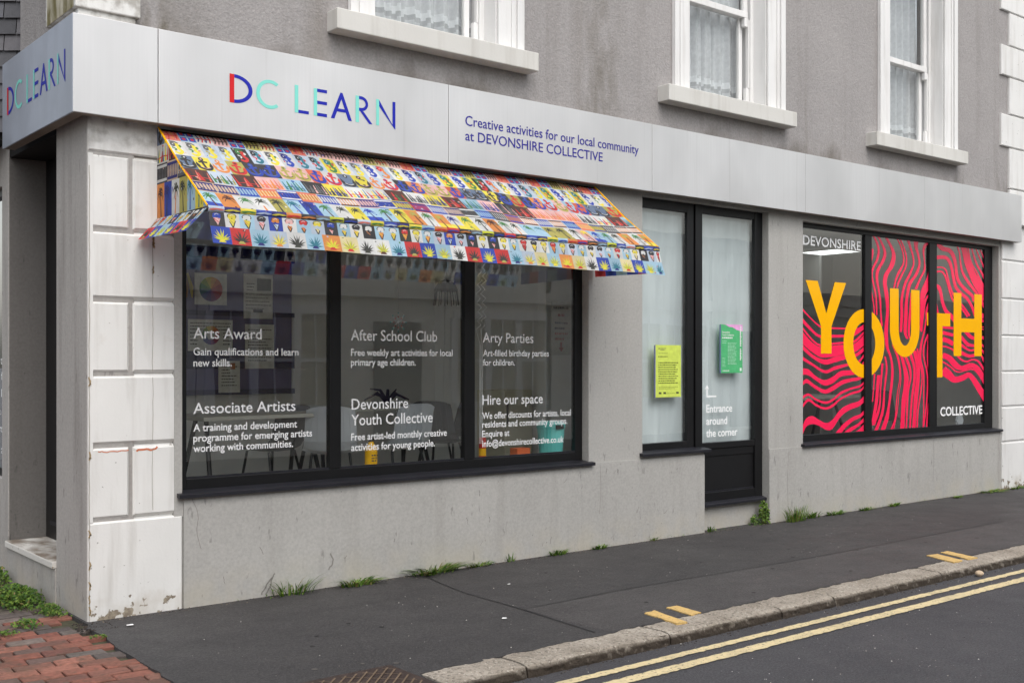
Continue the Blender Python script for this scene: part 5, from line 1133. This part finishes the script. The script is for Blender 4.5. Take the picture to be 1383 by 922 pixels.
# window-ledge things
t = thing('bottle', 'yellow plastic bottle with a black cap standing on the ledge behind the middle pane', 'bottle', (2.17, .24, .8))
g = MB(); g.lathe(2.17, .24, [(.044, .801), (.048, .82), (.048, .93), (.04, .96), (.022, .985), (.02, 1.0)], 16); g.build('bottle_body', M['yellow_pl'], t, smooth=True)
g = MB(); g.lathe(2.17, .24, [(.022, 1.0005), (.022, 1.02), (.012, 1.03)], 12); g.build('cap', M['steel_dark'], t)
g = MB(); lines(g, 2.145, 2.2, .895, 3, .02, .01, BK, .1905); g.build('bottle_label', M['print'], t)
t = thing('caddy', 'turquoise plastic caddy with a lid clip on the ledge in the right pane', 'tub', (3.98, .24, .8))
g = MB(); g.lathe(3.97, .25, [(.095, .801), (.1, .83), (.118, 1.03), (.124, 1.04), (.124, 1.055)], 20); g.build('tub', M['turq'], t)
g = MB(); g.lathe(3.97, .25, [(.126, 1.0555), (.126, 1.07), (.09, 1.09), (.03, 1.095)], 20); g.build('lid', M['turq'], t, smooth=False)
g = MB(); g.box(3.92, 4.0, .118, .13, 1.03, 1.065); g.build('clip', M['steel_dark'], t)
t = thing('paint_tin', 'small red tin with a yellow band on the ledge beside the second mullion', 'tin', (3.21, .22, .8))
g = MB(); g.lathe(3.21, .22, [(.03, .801), (.03, .98), (.026, .985)], 14); g.build('tin_body', M['red_tin'], t); g = MB(); g.lathe(3.21, .22, [(.0306, .84), (.0306, .9)], 14); g.build('band', M['yellow_pl'], t)
g = MB(); g.box(3.56, 3.7, .2, .3, .801, .88); tag(g.build('card_box', M['orange_box'], bevel=.004), 'small orange card box on the ledge below the email lettering', 'box')
g = MB(); g.box(3.36, 3.52, .22, .32, .801, .82); tag(g.build('pencil_tray', M['turq'], bevel=.004), 'flat green tray on the ledge left of the orange box', 'tray')
t = thing('cabinet', 'cream enamelled cabinet standing behind the Hire our space lettering', 'cabinet', (4.25, 1.7, FZ))
g = MB(); g.box(4.72 - .25, 4.72 + .1, 1.5, 1.95, FZ, 1.32); g.build('cabinet_body', M['cream_metal'], t, bevel=.01)
g = MB(); g.box(4.49, 4.505, 1.485, 1.499, 1.0, 1.2); g.build('handle', M['steel_dark'], t)
g = MB(); g.box(4.52, 4.76, .872, .876, 1.66, 2.16, 0, C(214, 214, 208)); yy = .8705
lines(g, 4.545, 4.73, 2.09, 1, .03, .022, C(80, 80, 84), yy); lines(g, 4.6, 4.68, 2.02, 1, .03, .025, C(180, 70, 70), yy); lines(g, 4.56, 4.72, 1.95, 2, .05, .02, C(80, 84, 110), yy); lines(g, 4.56, 4.72, 1.85, 2, .05, .022, C(180, 80, 80), yy)
g.poly([(4.628, yy, 1.78), (4.652, yy, 1.78), (4.652, yy, 1.73), (4.672, yy, 1.73), (4.64, yy, 1.69), (4.608, yy, 1.73), (4.628, yy, 1.73)], 0, C(176, 50, 50))
tag(g.build('paper_notice', M['print']), 'white paper notice with a red down arrow taped to the indoor pillar', 'notice')
t = thing('paper_chain', 'pale zigzag paper chain hanging beside the second mullion', 'paper chain', (3.2, .2, 2.9))
for k in range(2):
    g = MB(); P = [(3.16 + k * .055 + .022 * (-1) ** i + .01 * math.sin(i * .8 + k), .2 + .01 * k, 2.9 - i * .036) for i in range(30)]
    P += [(3.17 + k * .02, .2, 1.84 - .1 * i) for i in range(1, 10)]
    g.tube(P, .0035, 5); g.build('strand', M['vinyl_white'], t)
t = thing('hanging_lantern', 'dark wire jellyfish shaped lantern hanging in the middle pane', 'lantern', (3.77, 1.5, 3.05))
g = MB(); g.lathe(3.77, 1.5, [(.02, 2.36), (.08, 2.33), (.11, 2.27), (.112, 2.25)], 16); g.build('shade', M['plastic_dark'], t)
g = MB()
for k in range(12):
    a = 6.283 * k / 12; g.tube([(3.77 + .1 * math.cos(a), 1.5 + .1 * math.sin(a), 2.26), (3.77 + .12 * math.cos(a), 1.5 + .12 * math.sin(a), 2.12)], .004, 4)
g.tube([(3.77, 1.5, 2.36), (3.77, 1.5, 3.09)], .003, 4); g.build('fringe', M['steel_dark'], t)
g = MB(); cx, cz = 2.42, 1.9
for k in range(8):
    a = 6.283 * k / 8; g.tube([(cx, .25, cz), (cx + .07 * math.cos(a), .25, cz + .07 * math.sin(a))], .003, 4, 0, C(200, 205, 205))
    for rr, c_ in ((.04, C(190, 90, 80)), (.07, C(120, 190, 190))):
        x, zz = cx + rr * math.cos(a), cz + rr * math.sin(a); g.lathe(x, .25, [(.001, zz - .008), (.008, zz), (.001, zz + .008)], 6, 0, c_)
g.tube([(cx, .25, cz + .07), (cx, .25, 3.05)], .0015, 4, 0, C(180, 180, 180))
tag(g.build('bead_snowflake', M['print']), 'beaded snowflake hanging on a thread above the After School Club lettering', 'decoration')
g = MB()
for k in range(7):
    a = 6.283 * k / 7 + .2; r = .16; g.tube([(3.25, 1.7, FZ + .78), (3.25 + r * .6 * math.cos(a), 1.7 + r * .4 * math.sin(a), FZ + .86 + .03 * math.sin(k)), (3.25 + r * 1.4 * math.cos(a), 1.7 + r * math.sin(a), FZ + .80 + .05 * (k % 3))], (.02, .015, .006), 5, 0, C(64, 52, 80))
tag(g.build('craft_spider', M['print']), 'dark many legged craft model lying on the table in the middle pane', 'craft model')
# youth room
lp = thing('ceiling_panel', 'bright white rectangular ceiling light panel below the DEVONSHIRE lettering', 'ceiling light', (9.2, 1.1, 3.08))
E_ = N('lit_panel'); em = E_.n('Emission'); em.inputs[0].default_value = (.95, 1, .98, 1); em.inputs[1].default_value = 1.8; E_.l(em.outputs[0], E_.out.inputs[0])
g = MB(); g.box(8.97, 9.45, .85, 1.4, 2.925, 2.94); g.build('diffuser', E_.m, lp)
g = MB(); g.box(8.9695, 9.4505, .8496, 1.4004, 2.9405, 2.958); g.build('housing', M['trim'], lp)
g = MB(); g.box(8.94, 9.48, .82, .849, 2.92, 2.96); g.box(8.94, 9.48, 1.401, 1.43, 2.92, 2.96); g.box(8.94, 8.969, .8495, 1.4005, 2.92, 2.96); g.box(9.451, 9.48, .8495, 1.4005, 2.92, 2.96); g.box(9.2, 9.24, 1.1, 1.14, 2.96, 3.1); g.build('panel_frame', M['trim'], lp)
t = thing('hexagonal_sign', 'small pale hexagonal panel standing on the ledge under the COLLECTIVE lettering', 'ornament', (10.65, .25, .8))
g = MB(); q = [(10.62 + .075 * math.cos(rad(60 * k)), .875 + .075 * math.sin(rad(60 * k))) for k in range(6)]
g.poly([(a, .22, b) for a, b in q]); g.poly([(a, .25, b) for a, b in reversed(q)])
for k in range(6): a, b = q[k], q[(k + 1) % 6]; g.poly([(a[0], .22, a[1]), (a[0], .25, a[1]), (b[0], .25, b[1]), (b[0], .22, b[1])])
g.build('hexagon', M['plastic_pale'], t); g = MB(); g.box(10.59, 10.65, .2, .27, .801, .815); g.build('foot', M['plastic_dark'], t)
g = MB(); g.lathe(9.95, .24, [(.07, .801), (.085, .82), (.07, .835), (.02, .85)], 14); tag(g.build('blue_bowl', plain('blue_plastic', C(120, 180, 225), .4), smooth=True), 'small pale blue bowl on the ledge in the corner of the right-hand pane', 'bowl')

# ------------------------------------------------------------------ weeds along the wall foot
def gcol(r, dry=.12):
    b = (C(84, 118, 44), C(66, 100, 38), C(104, 138, 52), C(128, 156, 62))[r.randrange(4)] if r.random() > dry else C(150, 138, 86)
    k = r.uniform(.8, 1.1); return tuple(c * k for c in b)
def tuft(x, y_, n, h, sp, label, seed, broad=0.):
    n, h, sp = int(n * 1.6), h * 1.15, sp * 1.45
    r = random.Random(seed); g = MB()
    for i in range(n):
        a = r.uniform(0, 6.283); rr = sp * r.random() ** .7 * .5; bx, by = x + rr * math.cos(a) * 1.3, y_ + rr * math.sin(a) * .45
        by = min(by, -.014); a2 = a + r.uniform(-.6, .6); hh = h * r.uniform(.45, 1.05); ln = sp * r.uniform(.25, 1.0) * .7
        w = r.uniform(.0022, .0045) * (1 + 2.5 * broad * (r.random() < .5))
        dx, dy = math.cos(a2), math.sin(a2) * .6 - .15
        if by + dy * ln > -.012: dy = (-.014 - by) / ln
        px, py = -dy, dx; col = gcol(r); prev = None
        for k in range(4):
            t = k / 3; c = (bx + dx * ln * t ** 1.4, min(by + dy * ln * t ** 1.4, -.012), .009 + hh * (t - .28 * t * t * (1 + broad)))
            ww = w * (1 - t) ** .6 + .0003
            cur = ((c[0] - px * ww, min(c[1] - py * ww, -.0115), c[2]), (c[0] + px * ww, min(c[1] + py * ww, -.0115), c[2]))
            if prev: g.poly([prev[0], prev[1], cur[1], cur[0]], 0, col)
            prev = cur
    for i in range(int(n * .35)):
        a = r.uniform(0, 6.283); rr = sp * r.random() * .7; bx, by = x + rr * math.cos(a) * 1.2, min(y_ + rr * math.sin(a) * .5, -.03); s_ = r.uniform(.004, .009); col = gcol(r, .05)
        zz = .012 + r.random() * h * .3; n3 = Vector((r.uniform(-1, 1), r.uniform(-1, .2), 1)).normalized(); u = n3.orthogonal().normalized(); v = n3.cross(u)
        c = Vector((bx, by, zz)); g.poly([tuple(c + u * s_ * 1.6), tuple(c + v * s_ * .8), tuple(c - u * s_ * 1.6), tuple(c - v * s_ * .8)], 0, col)
    return tag(g.build('grass_tuft', M['leaf']), label, 'weed', 'weeds growing along the wall foot')
tuft(1.37, -.06, 46, .16, .17, 'tallest spiky grass tuft at the wall foot, nearest the corner pier', 1, .3)
tuft(1.86, -.08, 60, .10, .15, 'low bushy weed at the wall foot, second from the corner pier', 2, 1)
tuft(2.55, -.05, 90, .105, .22, 'widest dense grass tuft at the wall foot below the middle pane', 3, .6)
tuft(2.98, -.04, 34, .06, .12, 'small grass tuft just right of the widest one at the wall foot', 4, .5)
tuft(3.30, -.03, 12, .09, .05, 'thin wispy sprig at the wall foot left of the small dark tuft', 5)
tuft(3.80, -.04, 40, .075, .09, 'small dark green tuft at the wall foot below the right end of the window sill', 6, .6)
tuft(4.26, -.04, 34, .06, .08, 'small tuft at the wall foot left of the plain wall under the side light', 7, .6)
tuft(4.94, -.03, 14, .045, .06, 'tiny dry tuft at the wall foot under the side light', 8)
tuft(5.72, -.0, 16, .09, .05, 'small sprig in the left corner of the door recess', 9, .5)
tuft(6.92, -.09, 80, .2, .15, 'tall upright grass tuft beside the pier right of the door recess', 10, .1)
tuft(7.25, -.05, 30, .11, .1, 'small leafy tuft right of the tall grass beside the door recess', 11, .6)
tuft(7.62, -.05, 40, .07, .13, 'low wide tuft at the wall foot under the left youth pane', 12, .7)
tuft(8.18, -.05, 30, .06, .12, 'low tuft at the wall foot under the first mullion of the youth window', 13, .7)
tuft(8.72, -.05, 26, .06, .1, 'low tuft at the wall foot under the middle youth pane', 14, .7)
tuft(9.98, -.09, 24, .04, .12, 'yellowish moss tuft at the wall foot under the right youth pane', 15, 1)
tuft(10.85, -.07, 50, .04, .24, 'long low mossy tuft at the wall foot beside the white quoins', 16, 1)
tuft(11.42, -.08, 30, .06, .16, 'small tuft at the foot of the white quoin pier', 17, .8)
def leafy(name, x, y_, n, sx, sy, h, size, label, seed, cat='plant', ymax=-.013, xmax=None):
    r = random.Random(seed); g = MB()
    for i in range(n):
        u, v = r.gauss(0, .45), r.gauss(0, .45)
        if abs(u) > 1 or abs(v) > 1: continue
        bx, by = x + u * sx, y_ + v * sy
        top = h * max(.15, 1 - .75 * (u * u + v * v)); zz = .012 + top * r.random() ** .75
        if xmax is not None: bx = min(bx, xmax - .012)
        n3 = Vector((r.uniform(-.8, .8) - .2, r.uniform(-1, .3), r.uniform(.2, 1.2))).normalized(); a = n3.orthogonal().normalized(); b = n3.cross(a); th = r.uniform(0, 6.28)
        a, b = a * math.cos(th) + b * math.sin(th), b * math.cos(th) - a * math.sin(th)
        s_ = size * r.uniform(.5, 1.2); c = Vector((bx, by, zz)); col = gcol(r, .03); k = r.uniform(.6, 1.0); col = tuple(q * k for q in col)
        pts = [c - a * s_, c - a * s_ * .3 + b * s_ * .5 + n3 * s_ * .1, c + a * s_ * .5 + b * s_ * .38, c + a * s_ * 1.1 - n3 * s_ * .2, c + a * s_ * .5 - b * s_ * .38, c - a * s_ * .3 - b * s_ * .5 + n3 * s_ * .1]
        pts = [(min(p.x, xmax - .003) if xmax is not None else p.x, min(p.y, ymax) if ymax is not None else p.y, max(p.z, .011)) for p in pts]
        g.poly(pts, 0, col)
    for i in range(n // 14):
        bx, by = x + r.gauss(0, .35) * sx, y_ + r.gauss(0, .35) * sy
        if xmax is not None: bx = min(bx, xmax - .02)
        if ymax is not None: by = min(by, ymax - .01)
        e = (bx + r.uniform(-.03, .02), by + r.uniform(-.03, .0), .01 + h * r.uniform(.3, .9))
        if xmax is not None: e = (min(e[0], xmax - .01), e[1], e[2])
        g.tube([(bx, by, .0), e], .0018, 4, 0, C(110, 124, 60), False)
    return tag(g.build(name, M['leaf']), label, cat)
leafy('leafy_weed', 6.52, -.0, 150, .09, .05, .24, .022, 'bright green leafy weed in the right corner of the door recess under its black sill', 31, 'weed', .07, 6.592)
leafy('leafy_weed', 6.40, .02, 60, .08, .05, .1, .016, 'darker low weed left of the bright leafy one in the door recess', 32, 'weed', .07, 6.592)
leafy('weed_clump', -.2, .84, 1700, .18, .32, .12, .013, 'dense leafy weed clump on the bricks below the door step', 33, 'weed', None, -.014)
leafy('weed_clump', -.1, .40, 520, .08, .2, .055, .009, 'low bright green weed patch on the bricks in front of the grey side pier', 36, 'weed', None, -.006)
leafy('leafy_weed', -.08, 1.62, 110, .07, .2, .12, .02, 'small weed growing at the foot of the wall beyond the door step', 34, 'weed', None, -.014)
leafy('moss_patch', -.33, .12, 160, .09, .12, .04, .012, 'small moss tuft between the red bricks', 35, 'moss', None, -.05)
leafy('moss_patch', -.48, -.02, 90, .09, .06, .022, .010, 'flat moss strip between the red bricks left of the moss tuft', 37, 'moss', None, -.05)
leafy('moss_patch', -.08, -.42, 46, .06, .03, .015, .009, 'thin moss line between bricks beside the asphalt edge', 38, 'moss', None, -.03)

g = MB(); r = random.Random(77)
for i in range(420):
    x = r.uniform(.9, 11.1); q = .5 + .5 * nz(x, 2, 1.2)
    if r.random() > q: continue
    y_ = -.014 - abs(r.gauss(0, .022)); s_ = r.uniform(.003, .009); col = gcol(r, .3); z_ = .011 + r.random() * .02
    a = r.uniform(0, 6.28); c, d_ = math.cos(a) * s_, math.sin(a) * s_
    g.poly([(x + c, min(y_ + d_, -.0125), z_), (x - d_ * .5, min(y_ + c * .5, -.0125), z_ + .004), (x - c, min(y_ - d_, -.0125), z_ + r.uniform(0, .012)), (x + d_ * .5, min(y_ - c * .5, -.0125), z_)], 0, col)
o = g.build('moss_and_seedlings', M['leaf']); o['kind'] = 'stuff'; o['label'] = 'scattered moss and seedlings along the wall foot'; o['category'] = 'moss'
# ------------------------------------------------------------------ neighbours
H = thing('slate_hung_house', 'dark slate hung house side beyond the grey corner wall at far left', 'house', (-.6, 2.4, 3.2))
g = MB(); A_ = Vector((.12, 1.5, 0)); dv = Vector((-.776, .631, 0)); nv = Vector((-.631, -.776, 0)); r = random.Random(5)
zz = 3.25; k = 0
g2 = MB(); 
P0, P1 = A_ - nv * .03, A_ + dv * 1.6 - nv * .03; P2, P3 = P1 - nv * 1.5, P0 - nv * 1.5
base = [P0, P1, P2, P3]
g2.poly([(p.x, p.y, 3.2) for p in base]); g2.poly([(p.x, p.y, 7.5) for p in base])
for i in range(4): a, b = base[i], base[(i + 1) % 4]; g2.poly([(a.x, a.y, 3.2), (b.x, b.y, 3.2), (b.x, b.y, 7.5), (a.x, a.y, 7.5)])
g2.build('wall', M['dark'], H)
while zz < 7.3:
    s_ = -.05 - (.09 if k % 2 else 0)
    while s_ < 1.55:
        w = .18; a, b = A_ + dv * (s_ + .003), A_ + dv * (s_ + w - .003); j = r.uniform(0, .006); c = r.choice([C(96, 96, 102), C(84, 84, 88), C(104, 102, 106), C(76, 76, 80)])
        lo, hi = .022 + j, .004
        q = [(a + nv * lo, zz), (b + nv * lo, zz + r.uniform(-.003, .003)), (b + nv * hi, zz + .135), (a + nv * hi, zz + .135)]
        g.poly([(p.x, p.y, z_) for p, z_ in q], 0, c); q2 = [(a + nv * (lo - .012), zz), (b + nv * (lo - .012), zz), q[1], q[0]]; g.poly([(p.x, p.y, z_) for p, z_ in q2], 0, tuple(x * .5 for x in c))
        s_ += w
    zz += .118; k += 1
g.build('hanging_slates', M['slate'], H)
# terrace across the road: out of the frame, mirrored in the shop glass
def house(x0, x1, h, label, col, seed, windows=True):
    Hh = thing('terraced_house', label, 'house', ((x0 + x1) / 2, -9.6, 0), 'houses across the road mirrored in the glass')
    g = MB(); g.box(x0 + .01, x1 - .01, -16, -9.6, -.1, h); g.box(x0 + .01, x1 - .01, -9.599, -9.45, 2.72, 2.95); g.box(x0 + .01, x1 - .01, -9.599, -9.5, h - .3, h)
    g.build('wall', col, Hh)
    if not windows: return
    L = x1 - x0
    for (wx, ww, z0, z1) in ((x0 + L * .28, 2.3, .85, 2.4), (x0 + L * .25, 1.2, 3.5, 4.9), (x0 + L * .75, 1.2, 3.5, 4.9)):
        if z1 > h: continue
        f = MB(); n = 3 if ww > 2 else 1
        f.box(wx - ww / 2, wx + ww / 2, -9.5985, -9.50, z0 - .1, z0); f.box(wx - ww / 2, wx + ww / 2, -9.5985, -9.53, z1, z1 + .14)
        for i in range(n + 1):
            xx = wx - ww / 2 + ww * i / n; f.box(xx - .07, xx + .07, -9.5985, -9.53, z0 + .001, z1 - .001)
        for i in range(n):
            a, b = wx - ww / 2 + ww * i / n + .0705, wx - ww / 2 + ww * (i + 1) / n - .0705; zm = (z0 + z1) / 2
            f.box(a, b, -9.5985, -9.55, zm - .03, zm + .03); f.box((a + b) / 2 - .012, (a + b) / 2 + .012, -9.5985, -9.56, z0 + .001, z1 - .001)
        fr = f.build('window', M['trim'], Hh)
        g = MB(); g.poly([(wx - ww / 2, -9.594, z0), (wx + ww / 2, -9.594, z0), (wx + ww / 2, -9.594, z1), (wx - ww / 2, -9.594, z1)]); g.build('pane', plain('blind_behind_glass', C(150, 142, 118), .3, 0, .2, 3), fr)
    d_ = MB(); dx = x0 + L * .78; d_.box(dx - .5, dx + .5, -9.5985, -9.55, .1, 2.3); d_ = d_.build('door', plain('dark_door', C(60, 62, 70), .5), Hh)
    g = MB(); g.box(dx - .4, dx + .4, -9.5495, -9.54, 2.0, 2.25); g.build('fanlight', M['dark'], d_)
    g = MB(); g.tube([(x0 + L * .52, -9.53, 0), (x0 + L * .52, -9.53, h - .3)], .05); g.build('downpipe', M['steel_dark'], Hh)
for i, (a, b, hh, lab) in enumerate(((-9.5, -4.7, 4.6, 'cream rendered house across the road, farthest left of the mirrored row'), (-4.7, .1, 4.6, 'cream rendered house across the road, behind the photographer'), (.1, 4.9, 4.6, 'cream rendered house across the road facing the corner pier'), (4.9, 9.7, 4.6, 'cream rendered house across the road mirrored in the left panes of the big window'), (9.7, 14.5, 4.6, 'cream rendered house across the road mirrored in the right panes of the big window'), (14.5, 19.3, 4.4, 'lower cream house across the road near the far end of the mirrored row'))):
    house(a, b, hh, lab, M['cream_house'], i)
house(19.3, 44, 3.3, 'low grey garage range across the road at the far end of the mirrored row', M['side_wall'], 9, False)
